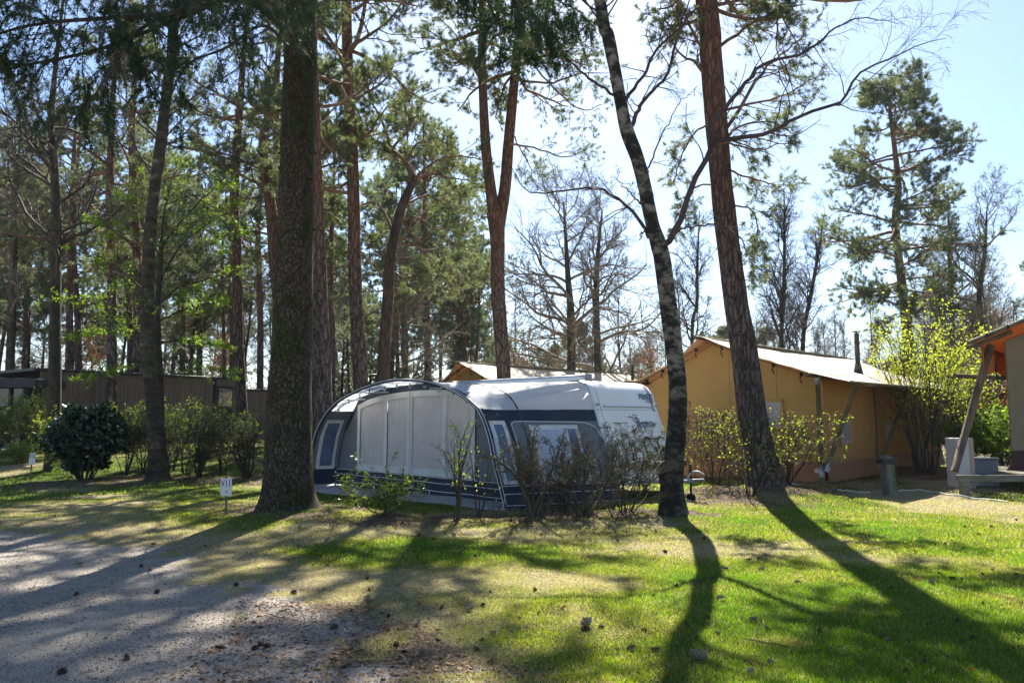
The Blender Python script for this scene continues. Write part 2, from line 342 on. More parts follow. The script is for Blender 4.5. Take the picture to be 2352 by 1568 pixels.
def gm():
    m = bpy.data.materials.new('lawn_and_gravel'); m.use_nodes = True; N = m.node_tree.nodes; L = m.node_tree.links; b = N['Principled BSDF']
    b.inputs['Roughness'].default_value = .95; b.inputs['Specular IOR Level'].default_value = .1
    tc = N.new('ShaderNodeTexCoord')
    def noise(sc, det=6, r=.65):
        n = N.new('ShaderNodeTexNoise'); n.inputs['Scale'].default_value = sc; n.inputs['Detail'].default_value = det; n.inputs['Roughness'].default_value = r
        L.new(tc.outputs['Object'], n.inputs[0]); return n.outputs['Fac']
    def ramp(f, *st):
        c = N.new('ShaderNodeValToRGB'); e = c.color_ramp.elements
        e[0].position, e[0].color = st[0][0], (*st[0][1], 1); e[1].position, e[1].color = st[1][0], (*st[1][1], 1)
        for p, q in st[2:]: x = e.new(p); x.color = (*q, 1)
        L.new(f, c.inputs[0]); return c.outputs[0]
    def attr(n): a = N.new('ShaderNodeAttribute'); a.attribute_name = n; return a.outputs['Fac']
    def mix(f, a, c):
        x = N.new('ShaderNodeMix'); x.data_type = 'RGBA'; L.new(f, x.inputs[0]); L.new(a, x.inputs[6]); L.new(c, x.inputs[7]); return x.outputs[2]
    def edge(a, nz, w=.5, k=.18):
        s = N.new('ShaderNodeMath'); s.operation = 'MULTIPLY_ADD'; L.new(nz, s.inputs[0]); s.inputs[1].default_value = w; L.new(a, s.inputs[2])
        r = N.new('ShaderNodeMapRange'); r.inputs[1].default_value = .5 + w / 2 - k; r.inputs[2].default_value = .5 + w / 2 + k; L.new(s.outputs[0], r.inputs[0]); return r.outputs[0]
    n9 = noise(9); n60 = noise(70, 3, .8); n25 = noise(26, 5, .75); n2 = noise(2.2)
    grass = ramp(n25, (.34, (.012, .02, .006)), (.5, (.05, .075, .012)), (.66, (.15, .14, .04)))
    straw = ramp(n25, (.34, (.06, .046, .03)), (.5, (.27, .225, .14)), (.66, (.50, .43, .29)))
    duff = ramp(n25, (.34, (.035, .026, .019)), (.5, (.115, .085, .062)), (.66, (.24, .185, .14)))
    grav = ramp(n60, (.3, (.11, .09, .075)), (.5, (.39, .345, .295)), (.68, (.62, .56, .49)))
    grav2 = ramp(n60, (.3, (.115, .10, .085)), (.5, (.31, .28, .245)), (.68, (.50, .46, .41)))
    g = mix(edge(attr('dry'), n9), grass, straw)
    g = mix(edge(attr('duff'), n9), g, duff)
    gr = mix(ramp(n2, (.42, (0, 0, 0)), (.6, (1, 1, 1))), grav, grav2)
    g = mix(edge(attr('gravel'), n9, .7, .15), g, gr)
    L.new(g, b.inputs['Base Color'])
    bp = N.new('ShaderNodeBump'); bp.inputs['Strength'].default_value = 1; bp.inputs['Distance'].default_value = .03
    ad = N.new('ShaderNodeMath'); ad.operation = 'ADD'; L.new(n60, ad.inputs[0]); L.new(n25, ad.inputs[1]); L.new(ad.outputs[0], bp.inputs['Height']); L.new(bp.outputs[0], b.inputs['Normal'])
    return m
m_ground = gm()
xs = np.concatenate([-np.geomspace(230, 24, 16), np.arange(-22, 22.01, .11), np.geomspace(24, 230, 16)])
ys = np.concatenate([[-80, -40, -20, -8, -3, 0, 1.5], np.arange(2.6, 26, .11), np.geomspace(26.3, 300, 46)])
GX, GY = np.meshgrid(xs, ys); GZ = H(GX, GY)
GR = gravel_amt(GX, GY); DU = duff_amt(GX, GY); DR = dry_amt(GX, GY)
# the gravel path and the lawn are two meshes that share one edge
ny, nx = GX.shape
cellg = (np.interp((GX[:-1, :-1] + GX[1:, 1:]) / 2, _gx, _gy) - (GY[:-1, :-1] + GY[1:, 1:]) / 2 + (fbm(GX[:-1, :-1] * .9, GY[:-1, :-1] * .9, 21, 4) - .5) * 2.4) > -.05
def sheet(name, mask):
    i, j = np.nonzero(mask); q = np.stack([i * nx + j, i * nx + j + 1, (i + 1) * nx + j + 1, (i + 1) * nx + j], -1)
    u, inv = np.unique(q, return_inverse=True)
    b = MB(); b.add(np.stack([GX.ravel()[u], GY.ravel()[u], GZ.ravel()[u]], -1), inv.reshape(-1, 4), 0, True)
    b.attr = {'gravel': GR.ravel()[u], 'duff': DU.ravel()[u], 'dry': DR.ravel()[u]}
    o = b.build(name, m_ground); o['kind'] = 'structure'; return o
sheet('ground', ~cellg); sheet('gravel_path', cellg)
rng = np.random.default_rng(7)
def wedge(n, y0, y1, p=1.0):
    y = (y0 ** (2 - p) + rng.random(n) * (y1 ** (2 - p) - y0 ** (2 - p))) ** (1 / (2 - p)) if p != 2 else y0 * (y1 / y0) ** rng.random(n)
    x = (rng.random(n) * 2 - 1) * (.72 * y + .6)
    return x, y
def grass_blades():
    b = MB(); vs = []; vv = []
    for n, y0, y1, hh, ww in ((620000, 3.6, 9.5, .024, .0055), (300000, 9.5, 16, .028, .010), (150000, 16, 42, .04, .02)):
        x, y = wedge(n, y0, y1)
        g = gravel_amt(x, y); d = duff_amt(x, y); dr = dry_amt(x, y); tuft = fbm(x * 3.1, y * 3.1, 70, 3)
        keep = rng.random(n) < (1 - sstep(.25, .62, g)) * (1 - .88 * sstep(.3, .7, d)) * (1 - .55 * dr) + (1 - sstep(.72, 1.0, g)) * .85 * (tuft > .56)
        x, y, dr, tuft = x[keep], y[keep], dr[keep], tuft[keep]; k = len(x)
        z = H(x, y); h = hh * (.5 + rng.random(k)) * (1 - .45 * dr) * (.7 + tuft * .8) * (1 + .7 * (rng.random(k) < .03)); a = rng.random(k) * 2 * PI; w = ww * (.6 + .7 * rng.random(k))
        lean = h * (.25 + .75 * rng.random(k)); la = rng.random(k) * 2 * PI
        B0 = np.stack([x - np.cos(a) * w / 2, y - np.sin(a) * w / 2, z - .004], -1); B1 = np.stack([x + np.cos(a) * w / 2, y + np.sin(a) * w / 2, z - .004], -1)
        T = np.stack([x + np.cos(la) * lean, y + np.sin(la) * lean, z + h], -1)
        vs.append(np.stack([B0, B1, T], 1).reshape(-1, 3)); mid = fbm(x * 2.3, y * 2.3, 61, 4); c = np.clip(.75 * dr * rng.random(k) * 1.5 + .85 * (rng.random(k) < .14 + .5 * np.clip(mid - .46, 0, 1)) * rng.random(k) + .22 * rng.random(k) + .5 * np.clip(mid - .5, 0, 1), 0, 1); vv.append(np.repeat(c, 3))
    V = np.concatenate(vs); b.add(V, np.arange(len(V)).reshape(-1, 3)); b.attr = {'tone': np.concatenate(vv)}
    m = grass_mat()
    o = b.build('grass', m); tag(o, 'short green and straw-coloured lawn grass', 'grass', kind='stuff')
grass_blades()
hz = MB(); hz.box((0, 110, 12), (480, 420, 30)); hm = bpy.data.materials.new('thin_air_haze'); hm.use_nodes = True; N_ = hm.node_tree.nodes; N_.remove(N_['Principled BSDF'])
pv = N_.new('ShaderNodeVolumePrincipled'); pv.inputs['Color'].default_value = (.80, .88, 1, 1); pv.inputs['Density'].default_value = .00025; pv.inputs['Anisotropy'].default_value = .3
hm.node_tree.links.new(pv.outputs[0], N_['Material Output'].inputs['Volume']); ho = hz.build('haze', hm); ho['kind'] = 'stuff'
def flakes(name, n, fn, s0, s1, mat, lab, cat, flat=.35, y0=3.6, y1=24, up=.006, p=1.0):
    x, y = wedge(n, y0, y1, p); k = rng.random(n) < fn(x, y); x, y = x[k], y[k]; n = len(x)
    z = H(x, y) + up; s = s0 + (s1 - s0) * rng.random(n) ** 2; a = rng.random(n) * 2 * PI; t = (rng.random((n, 3)) - .5) * flat
    C = np.stack([x, y, z], -1); U = np.stack([np.cos(a), np.sin(a), t[:, 0]], -1) * s[:, None]; V = np.stack([-np.sin(a), np.cos(a), t[:, 1]], -1) * (s * (.4 + .4 * rng.random(n)))[:, None]
    Q = np.stack([C - U, C - V * .9 + U * .1, C + U, C + V + U * .2 + np.array([0, 0, .004])], 1).reshape(-1, 3)
    b = MB(); b.add(Q, np.arange(len(Q)).reshape(-1, 4)); o = b.build(name, mat); tag(o, lab, cat, kind='stuff')
m_litter = M('leaf_litter', (.10, .055, .03), (.26, .16, .09), (.42, .22, .08), scale=6, rough=.9, lo=.3, hi=.6)
flakes('leaf_litter', 150000, lambda x, y: sstep(.28, .7, duff_amt(x, y)) * (y < 30), .007, .036, m_litter, 'brown fallen needles, bark and leaf litter under the trees', 'leaf litter', flat=.9, y0=4, y1=30)
def pebbles():
    x, y = wedge(150000, 3.4, 13, 1.2); g = gravel_amt(x, y); k = (rng.random(len(x)) < sstep(.22, .6, g) * (.22 + .78 * np.clip(sstep(.46, .54, fbm(x * .9, y * .9, 5, 3)) + sstep(.95, .5, g), 0, 1))) ; x, y = x[k], y[k]; n = len(x)
    s = .0035 + .0085 * rng.random(n) ** 3 + .012 * (rng.random(n) < .012); z = H(x, y) + s * .25
    o = np.array([[1, 0, 0], [0, 1, 0], [-1, 0, 0], [0, -1, 0], [0, 0, .6], [0, 0, -.6]]); a = rng.random(n) * PI; ca, sa = np.cos(a), np.sin(a)
    sc = (.6 + .7 * rng.random((n, 6)))[..., None] * o[None]; X = sc[..., 0] * ca[:, None] - sc[..., 1] * sa[:, None]; Y = sc[..., 0] * sa[:, None] + sc[..., 1] * ca[:, None]
    V = np.stack([X, Y, sc[..., 2]], -1) * s[:, None, None] + np.stack([x, y, z], -1)[:, None]
    f = np.array([[0, 1, 4], [1, 2, 4], [2, 3, 4], [3, 0, 4], [1, 0, 5], [2, 1, 5], [3, 2, 5], [0, 3, 5]])
    b = MB(); b.add(V.reshape(-1, 3), (f[None] + (np.arange(n) * 6)[:, None, None]).reshape(-1, 3))
    tag(b.build('gravel', M('pebbles', (.10, .085, .07), (.33, .29, .24), (.52, .48, .42), scale=40, rough=.9, lo=.35, hi=.6)), 'loose pale grit and pebbles on the path', 'gravel', kind='stuff')
pebbles()
flakes('needle_litter', 60000, lambda x, y: .25 + .75 * (fbm(x * 1.1, y * 1.1, 44, 3) > .5), .004, .015, M('dark_litter', (.025, .018, .012), (.10, .065, .04), scale=9, rough=.9), 'scattered dark needles, twig bits and bark crumbs on lawn and gravel', 'leaf litter', flat=.8, y0=3.6, y1=15, up=.012, p=1.2)

# ------------------------------------------------------------------ tree growing (level by level, vectorised)
def unit(v): return v / (np.linalg.norm(v, axis=-1, keepdims=True) + 1e-9)
def grow(rg, st, d, Ln, r, n, wob, lift, taper=.35):
    B = len(st); P = np.zeros((B, n, 3)); P[:, 0] = st; d = unit(np.asarray(d, float)); stp = (Ln / (n - 1))[:, None]
    for k in range(1, n):
        d = unit(d + rg.normal(0, wob, (B, 3)) + np.array([0, 0, lift]))
        P[:, k] = P[:, k - 1] + d * stp
    R = r[:, None] * np.linspace(1, taper, n)[None]
    return P, R
def kids(rg, P, R, Ln, k, t0, t1, ang, ratio, rr=.55, flat=0):
    B, n, _ = P.shape; t = (t0 + (t1 - t0) * (np.arange(k)[None] + rg.random((B, k))) / k) * (n - 1)
    i = np.minimum(t.astype(int), n - 2); u = (t - i)[..., None]; bi = np.arange(B)[:, None]
    st = P[bi, i] * (1 - u) + P[bi, i + 1] * u; ax = unit(P[bi, i + 1] - P[bi, i])
    rd = rg.normal(size=(B, k, 3)); rd[..., 2] *= (1 - flat); side = unit(rd - (rd * ax).sum(-1, keepdims=True) * ax)
    a = np.radians(ang) * (.7 + .6 * rg.random((B, k)))[..., None]
    d = ax * np.cos(a) + side * np.sin(a)
    tt = t / (n - 1); L2 = Ln[:, None] * ratio * (.6 + .7 * rg.random((B, k))) * (1.15 - .6 * tt)
    rb = (R[bi, i] * (1 - u[..., 0]) + R[bi, i + 1] * u[..., 0]) * rr
    return st.reshape(-1, 3), d.reshape(-1, 3), L2.ravel(), rb.ravel()
def tufts(b, rg, pts, dirs, cnt, ln, wd, mat, spread=.9):
    n = len(pts); 
    if n == 0: return
    d = unit(unit(dirs)[:, None] + rg.normal(0, spread, (n, cnt, 3))); l = ln * (.6 + .6 * rg.random((n, cnt, 1)))
    base = pts[:, None] + rg.normal(0, ln * .12, (n, cnt, 3)); sd = unit(np.cross(d, rg.normal(size=(n, cnt, 3)))) * wd / 2
    V = np.stack([base - sd, base + sd, base + d * l + sd * .5, base + d * l - sd * .5], 2).reshape(-1, 3)
    b.add(V, np.arange(len(V)).reshape(-1, 4), mat)
def leaves(b, rg, pts, size, mat, jit=.05, updir=.4):
    n = len(pts); p = pts + rg.normal(0, jit, (n, 3)); a = unit(rg.normal(size=(n, 3)) + np.array([0, 0, -.15])); nn = unit(np.cross(a, rg.normal(size=(n, 3)) + np.array([0, 0, updir])))
    s = size * (.6 + .8 * rg.random((n, 1))); w = nn * s * .30; f = np.cross(a, nn) * s * .1
    V = np.stack([p, p + a * s * .45 - w + f, p + a * s, p + a * s * .45 + w + f], 1).reshape(-1, 3)
    b.add(V, np.arange(len(V)).reshape(-1, 4), mat)
def along(P, k, t0, rg):
    B, n, _ = P.shape; t = (t0 + (1 - t0) * rg.random((B, k))) * (n - 1); i = np.minimum(t.astype(int), n - 2); u = (t - i)[..., None]; bi = np.arange(B)[:, None]
    return (P[bi, i] * (1 - u) + P[bi, i + 1] * u).reshape(-1, 3), (P[bi, i + 1] - P[bi, i]).reshape(-1, 3)
def trunk_mesh(b, rg, C, R, sides=18, rough=.05, flare=0., mat=0, fz=.5):
    """C (n,3) centre line, R (n,) radii; lobed and rough, flared into roots at the base"""
    n = len(C); a = np.arange(sides) * 2 * PI / sides
    jit = 1 + rough * (fbm(np.cos(a)[None] * 2 + 7 + rg.random() * 9, C[:, 2:3] * 2.2 + np.sin(a)[None] * 2, 3, 3) - .5) * 2
    if flare:
        z = (C[:, 2] - C[0, 2])[:, None]; lob = .55 + .45 * np.cos(a * 5 + 1.3)[None] + .3 * np.cos(a * 3 + .4)[None]
        jit = jit + flare * np.exp(-z / fz) * (.5 + lob * .7)
    b.tubes(C[None], R[None], sides, mat, cap=True, jit=jit[..., None])
def densify(pts, wid, n):
    """pixel-traced trunk: pts 3D, wid radii -> smooth centre line"""
    return catmull(pts, n), np.interp(np.linspace(0, 1, n), np.linspace(0, 1, len(wid)), wid)
def pine_crown(b, rg, C, R, z0, nb, Lb, needles=14, nl=.13, nw=.0115, tw=6, dens=4, droop=.0, up=.35, top=None, k2=7, shape=None, clear=None, mlen=1.0):
    z = C[:, 2]; ok = z > z0; idx = np.nonzero(ok)[0]; zt = z[-1]
    t = np.sort(rg.random(nb)) ** .85; zz = z0 + (zt - z0) * t
    st = np.stack([np.interp(zz, z, C[:, k]) for k in range(3)], -1); rb = np.interp(zz, z, R)
    a = rg.random(nb) * 2 * PI; el = -.15 + up * 2.2 * t + rg.normal(0, .15, nb)
    d = np.stack([np.cos(a) * np.cos(el), np.sin(a) * np.cos(el), np.sin(el)], -1)
    prof = (.55 + .9 * np.sin(PI * np.clip(t, .02, .97) ** .8)) * (1 - .45 * t) if shape is None else shape(t)
    Ln = Lb * prof * (.7 + .5 * rg.random(nb)); r = np.minimum(rb * .55, .022 + .016 * Ln)
    P, Rr = grow(rg, st, d, Ln, r, 8, .13, .03 - droop, .3); b.tubes(P, Rr, 5, 0)
    s2 = kids(rg, P, Rr, Ln, k2, .28, 1, 48, .42, .6); P2, R2 = grow(rg, *s2, 6, .16, .05, .35); b.tubes(P2, R2, 3, 0)
    s3 = kids(rg, P2, R2, s2[2], tw, .2, 1, 45, .5, .6); P3, R3 = grow(rg, s3[0], s3[1], np.maximum(s3[2], .3), np.maximum(s3[3], .004), 4, .16, .10, .6); b.tubes(P3, R3, 3, 0)
    p, dd = along(P3, dens, .3, rg); tufts(b, rg, p, dd, needles, nl, nw, 1, .8)
    tufts(b, rg, P3[:, -1], P3[:, -1] - P3[:, -2], needles, nl, nw, 1, .7)
    # dead snags under the crown
    return P
def bare_crown(b, rg, P, R, Ln, lv=((6, 50, .5), (6, 45, .5), (4, 40, .55)), lift=.03, wob=.14, mat=0, minr=.004, sides=3, n=6, t0=.2):
    last = P
    for k, ang, ra in lv:
        s = kids(rg, P, R, Ln, k, t0, 1, ang, ra, .62); r = np.maximum(s[3], minr)
        P, R = grow(rg, s[0], s[1], s[2], r, n, wob, lift, .45); Ln = s[2]; b.tubes(P, R, sides, mat); last = P; n = max(4, n - 1)
    return last, Ln
def limb(b, rg, pts, r0, r1, n=14, mat=0, sides=7):
    C = catmull(pts, n); C[1:-1] += rg.normal(0, .015, (n - 2, 3)); R = np.linspace(r0, r1, n); b.tubes(C[None], R[None], sides, mat); return C[None], R[None]
def px(lst, Y, dY=None, rg=None):
    out = []
    for k, q in enumerate(lst):
        y = Y + (0 if dY is None else dY * k / max(1, len(lst) - 1)); out.append(at(q[0], q[1], y))
    return np.array(out)
def sunk(C):
    """drop the foot of a traced trunk into the ground"""
    C = np.array(C); g = float(H(C[0, 0], C[0, 1])); C[0, 2] = g - .12; return C
# ------------------------------------------------------------------ caravan and awning
O0 = np.array([1.59, 16.0, 0.]); EU = np.array([-.70711, .70711, 0]); EW = np.array([-.70711, -.70711, 0]); EZ = np.array([0, 0, 1.])
def L(u, w, z): return O0 + np.asarray(u)[..., None] * EU + np.asarray(w)[..., None] * EW + np.asarray(z)[..., None] * EZ
m_body = M('caravan_white', (.78, .76, .72), (.84, .82, .78), scale=1.2, rough=.28, spec=.5, coat=.3)
m_alu = M('aluminium_rail', (.55, .57, .6), rough=.35, metal=.7)
m_plas = M('black_plastic', (.015, .015, .017), rough=.45)
m_grey = M('grey_trim', (.30, .31, .33), rough=.5)
m_navyt = M('navy_lettering', (.03, .06, .13), rough=.4)
m_glass = M('dark_glass', (.012, .015, .018), rough=.05, spec=.8)
m_red = M('red_lens', (.4, .03, .02), rough=.2)
m_roofc = M('awning_roof_cloth', (.66, .68, .72), (.72, .74, .78), scale=2, rough=.6, trans=.48, bump=.35, bscale=2.2, bst=(1, 1, 1), tcol=(.76, .79, .84), dist=.05)
m_navy = M('navy_cloth', (.014, .024, .045), (.022, .034, .06), scale=3, rough=.6, bump=.4, bscale=4, dist=.03)
m_gcloth = M('grey_cloth', (.15, .16, .185), (.19, .20, .225), scale=120, rough=.75, bump=.5, bscale=3, dist=.03, trans=.1)
m_cream = M('cream_frame_cloth', (.66, .66, .63), (.74, .74, .71), scale=4, rough=.6, trans=.2)
m_pipe = M('white_piping', (.72, .72, .72), rough=.5)
m_curt = M('net_curtain', (.60, .57, .56), (.74, .71, .70), scale=9, st=(1, 1, .4), rough=.6, trans=.5, tcol=(.78, .74, .72), coat=.12)
m_vinyl = M('window_vinyl', (.06, .09, .15), (.12, .16, .24), scale=3, rough=.12, spec=.8, bump=.9, bscale=6, bst=(1, 1, .5), dist=.03)
m_vinylw = M('vinyl_over_white_curtain', (.50, .55, .64), (.64, .68, .76), scale=6, st=(2, 2, .4), rough=.2, spec=.7, bump=.6, bscale=5, dist=.03, trans=.3)
PZ = [.09, .40, .665, 1.045, 1.42, 1.955, 2.2, 2.34, 2.44, 2.51, 2.57]; PS = [-.93, -.86, -.76, -.60, -.44, -.25, -.17, -.12, -.05, .02, .18]
sprof = lambda z: np.interp(z, PZ, PS)
BW, BL = 2.42, 6.4
car = thing('caravan', L(3, -1.1, 0), 'white touring caravan with curved end wall and awning on its near side', 'caravan')
zz = np.array([.36, .42, .5, .7, .9, 1.1, 1.3, 1.5, 1.7, 1.9, 2.05, 2.2, 2.3, 2.37, 2.43, 2.48, 2.53, 2.56, 2.58])
uu = sprof(zz); uu[-1] = .25
prof_u = np.concatenate([uu, [1, 2, 3.2, 4.4, 5.4], BL - uu[::-1]]); prof_z = np.concatenate([zz, [2.60, 2.61, 2.62, 2.61, 2.60], zz[::-1]])
ws = np.concatenate([-BW * np.array([0, .006, .018, .04, .08, .15, .3, .5, .7, .85, .92, .96, .982, .994, 1])])
G = np.zeros((len(prof_u), len(ws), 3)); cu, cz = BL / 2, 1.5
for j, w in enumerate(ws):
    e = max(0, 1 - min(-w, BW + w) / .18); k = .10 * (1 - math.sqrt(max(0, 1 - e * e)))
    pu = prof_u - np.sign(prof_u - cu) * k * np.clip(np.abs(prof_u - cu) / 3, 0, 1); pz = np.where(prof_z > 2.3, prof_z - k, prof_z)
    G[:, j] = L(pu, w, pz)
b = MB(); b.grid(G, 0); 
for j, fl in ((0, False), (-1, True)):
    idx = list(range(len(prof_u))); b.add(G[:, j], [idx if not fl else idx[::-1]], 0)
b.add(np.stack([G[0, 0], G[0, -1], G[-1, -1], G[-1, 0]]), [[0, 1, 2, 3]], 0)
b.build('body', m_body, car)
def EP(w, z, off=0.0):           # point on the curved end wall
    z = np.asarray(z, float); w = np.asarray(w, float); s = sprof(z); ds = (sprof(z + .02) - sprof(z - .02)) / .04
    nu = -1 / np.sqrt(1 + ds * ds); nz = ds / np.sqrt(1 + ds * ds)
    return L(s + nu * off, w, z + nz * off)
def strip(b, wl, z0, z1, off, mat=0, n=14):    # ribbon on the end wall between two w-curves
    z = np.linspace(z0, z1, n); b.slab(np.stack([EP(np.full(n, wl[0]), z, off), EP(np.full(n, wl[1]), z, off)], 1)[::-1], .004, mat, True)
b = MB(); z = np.linspace(.4, 2.5, 24); b.tubes(EP(np.full(24, .012), z, .0)[None], np.full((1, 24), .022), 6); b.build('awning_rail', m_alu, car)
b = MB(); strip(b, (-.20, -.19), .45, 2.40, .004); b.cut(); strip(b, (-BW + .3, -BW + .2), 1.9, 2.5, .006); b.cut(); strip(b, (-BW + .05, -BW + .035), .45, 2.4, .004); b.build_each('grey_trim', m_grey, car)
b = MB(); b.tubes(EP(np.linspace(-.33, -BW + .27, 16), np.full(16, 2.0), .02)[None], np.full((1, 16), .016), 8)
for w in (-.33, -BW + .27): b.rod(EP(w, 2.0, .0), EP(w, 2.0, .04), .025)
b.build('gutter_bar', m_alu, car)
b = MB()
for w in (-.12, -BW + .1):
    c = EP(w, 2.04, .015); b.box(c, (.03, .12, .04), 0, -EU, EW); b.cut()
b.build_each('marker_lamp', m_grey, car)
b = MB(); z = np.array([1.9, 1.93]); 
w_ = np.linspace(-.03, -BW + .03, 12); b.slab(np.stack([EP(w_, np.full(12, 1.925), .003), EP(w_, np.full(12, 1.935), .003)], 1), .003); b.cut(); b.slab(np.stack([EP(w_, np.full(12, .56), .003), EP(w_, np.full(12, .575), .003)], 1), .003); b.cut()
b.slab(np.stack([EP(w_[2:-2], np.full(8, 1.22), .003), EP(w_[2:-2], np.full(8, 1.228), .003)], 1), .003); b.build_each('panel_seam', m_grey, car)
# lettering
def text_mesh(body, size, fn, name, mat, parent, extrude=0, bold=0, sx=1.0, shear=0):
    cu_ = bpy.data.curves.new('t', 'FONT'); cu_.body = body; cu_.size = size; cu_.align_x = 'CENTER'; cu_.offset = bold; cu_.shear = shear; cu_.resolution_u = 3
    o = bpy.data.objects.new('t', cu_); COL.objects.link(o); bpy.context.view_layer.update()
    me = bpy.data.meshes.new_from_object(o.evaluated_get(bpy.context.evaluated_depsgraph_get()))
    v = np.array([p.co[:] for p in me.vertices]); fs = [list(p.vertices) for p in me.polygons]
    bpy.data.objects.remove(o); bpy.data.meshes.remove(me)
    b = MB(); b.add(fn(v[:, 0] * sx, v[:, 1]), fs, 0); return b.build(name, mat, parent)
text_mesh('FENDT', .165, lambda x, y: EP(-2.0 - x, 2.19 + y, .012), 'lettering', m_navyt, car, bold=.005, sx=1.12)
text_mesh('CARAVAN', .09, lambda x, y: EP(-2.11 - x, 2.105 + y, .012), 'lettering', m_navyt, car, sx=.85)
text_mesh('TENDENZA', .14, lambda x, y: EP(-1.66 - x, 1.575 + y, .012), 'lettering', m_navyt, car, bold=.003, sx=.95)
b = MB(); x_ = np.linspace(-1.32, -1.97, 8); b.slab(np.stack([EP(x_, np.full(8, 1.545), .01), EP(x_, np.full(8, 1.56), .01)], 1), .003); b.cut()
x_ = np.linspace(-1.82, -2.27, 6); b.slab(np.stack([EP(x_, np.full(6, 2.176), .01), EP(x_, np.full(6, 2.183), .01)], 1), .003); b.build_each('underline', m_navyt, car)
b = MB()      # swooping dancer-like line emblem
for pts in ([(-.62, 1.74), (-.72, 1.77), (-.80, 1.735), (-.88, 1.75)], [(-.90, 1.80), (-.93, 1.83), (-.97, 1.80)], [(-1.12, 1.86), (-1.03, 1.77), (-.98, 1.70), (-1.10, 1.60), (-1.06, 1.50), (-1.13, 1.38), (-1.13, 1.15)],
            [(-.90, 1.74), (-.86, 1.66), (-.99, 1.57), (-.95, 1.45), (-1.08, 1.36)], [(-.98, 1.74), (-1.06, 1.72), (-1.15, 1.65)]):
    c = catmull([(p[0], p[1], 0) for p in pts], 14); b.tubes(EP(c[:, 0] * .8 - .56, 1.34 + (c[:, 1] - 1.15) * .72, .006)[None], (.004 + .009 * np.sin(np.linspace(.2, 2.9, 14)))[None], 5)
b.build('emblem', m_navyt, car)
b = MB(); b.box(EP(-.95, 1.03, .01), (.02, .42, .16), 0, -EU, EW); h = b.build('service_hatch', m_body, car)
b = MB(); b.box(EP(-.62, 1.06, .02), (.03, .09, .09), 0, -EU, EW); b.build('reflector', m_red, car)
b = MB(); b.box(EP(-1.15, .47, .03), (.10, 2.1, .16), 0, -EU, EW); b.build('bumper', m_body, car)
b = MB()      # folded cycle carrier
for w in (-1.25, -1.78):
    b.tubes(catmull([EP(w, .62, .05), EP(w, 1.0, .07), EP(w, 1.2, .09), EP(w - .03, 1.27, .17), EP(w - .03, 1.2, .25)], 14)[None], np.full((1, 14), .022), 8)
b.rod(EP(-1.25, 1.24, .14), EP(-1.8, 1.24, .14), .02); b.rod(EP(-1.2, .72, .1), EP(-1.9, .72, .1), .02)
for k in range(2): b.box(EP(-1.5, .66, .18 + .22 * k), (.09, 1.2, .05), 0, -EU, EW)
for w in (-1.0, -2.0): b.box(EP(w, .66, .22), (.5, .05, .06), 0, -EU, EW)
for w in (-1.4, -1.65): b.rod(EP(w, 1.22, .12), EP(w + .1, .95, .28), .014); b.box(EP(w + .1, .95, .3), (.05, .05, .1), 0, -EU, EW)
b.build('cycle_carrier', m_plas, car)
b = MB()
for s in (-1, 1): b.rod(L(-.9, -1.14 + s * .5, .42), L(-1.9, -1.14, .45), .035)
b.rod(L(-1.7, -1.14, .46), L(-2.15, -1.14, .5), .03); b.tubes(catmull([L(-1.75, -1.14, .5), L(-1.85, -1.14, .62), L(-2.0, -1.14, .66), L(-2.15, -1.14, .6)], 10)[None], np.full((1, 10), .02), 8); b.build('hitch', m_grey, car)
b = MB(); b.rod(L(-1.8, -1.2, .8), L(-1.8, -1.2, .2), .025); b.tubes((L(-1.8, -1.2, .11) + np.array([-.03, 0, .03])[:, None] * EW)[None], np.full((1, 3), .105) * np.array([[.9, 1, .9]]), 16, cap=True); b.build('jockey_wheel', m_plas, car)
b = MB()
for u in (3.0, 3.8): b.tubes((L(u, -BW + .2, .33) + np.array([-.09, -.07, .07, .09])[:, None] * EW)[None], np.array([[.29, .33, .33, .29]]), 20, cap=True); b.cut()
b.build_each('wheel', m_plas, car)
b = MB(); 
for u in (0.1, 5.8): b.rod(L(u, -.3, .36), L(u - .3, -.3, .02), .03); b.cut(); b.rod(L(u, -2, .36), L(u - .3, -2, .02), .03); b.cut()
b.build_each('corner_steady', m_plas, car)
b = MB(); u_ = np.linspace(-.02, 4.5, 16); a = np.linspace(-.3, PI + .3, 12); a2 = np.concatenate([a])
b.tubes(np.stack([L(t, -.06, 2.63) for t in u_])[None], np.full((1, 16), .068), 10, cap=True); b.box(L(2.24, .02, 2.60), (4.5, .05, .08), 0, EU, EW); b.build('roller_blind_case', m_alu, car)
b = MB(); b.box(L(-.05, -.05, 2.625), (.06, .17, .16), 0, EU, EW); b.build('case_end_cap', m_grey, car)

# awning -------------------------------------------------------------
awn = thing('awning', L(3.2, 1.3, 0), 'grey and navy caravan awning with round white roof and curtained front window', 'awning')
WF, WW = 2.41, 1.65
FRu = [(0, 0), (.14, .4), (.277, .74), (.476, 1.39), (.62, 1.68), (.79, 1.92)]; FLz = [(7.3, 0), (7.28, .4), (7.22, .75), (7.02, 1.30), (6.75, 1.65), (6.42, 1.92)]
ROOF = [(.79, 1.92), (1.19, 2.15), (1.69, 2.35), (2.28, 2.50), (2.86, 2.58), (3.5, 2.61), (4.04, 2.585), (4.77, 2.48), (5.28, 2.36), (5.93, 2.17), (6.42, 1.92)]
frz = np.array(FRu); flz = np.array(FLz); rf = catmull([(p[0], p[1], 0) for p in ROOF], 49)[:, :2]
BROOF = np.array([(-.24, 1.92), (-.20, 2.1), (-.12, 2.34), (-.04, 2.45), (.08, 2.53), (.4, 2.56), (1.0, 2.57), (3.2, 2.58), (5.4, 2.57), (6.1, 2.55), (6.4, 2.45), (6.55, 1.92)])
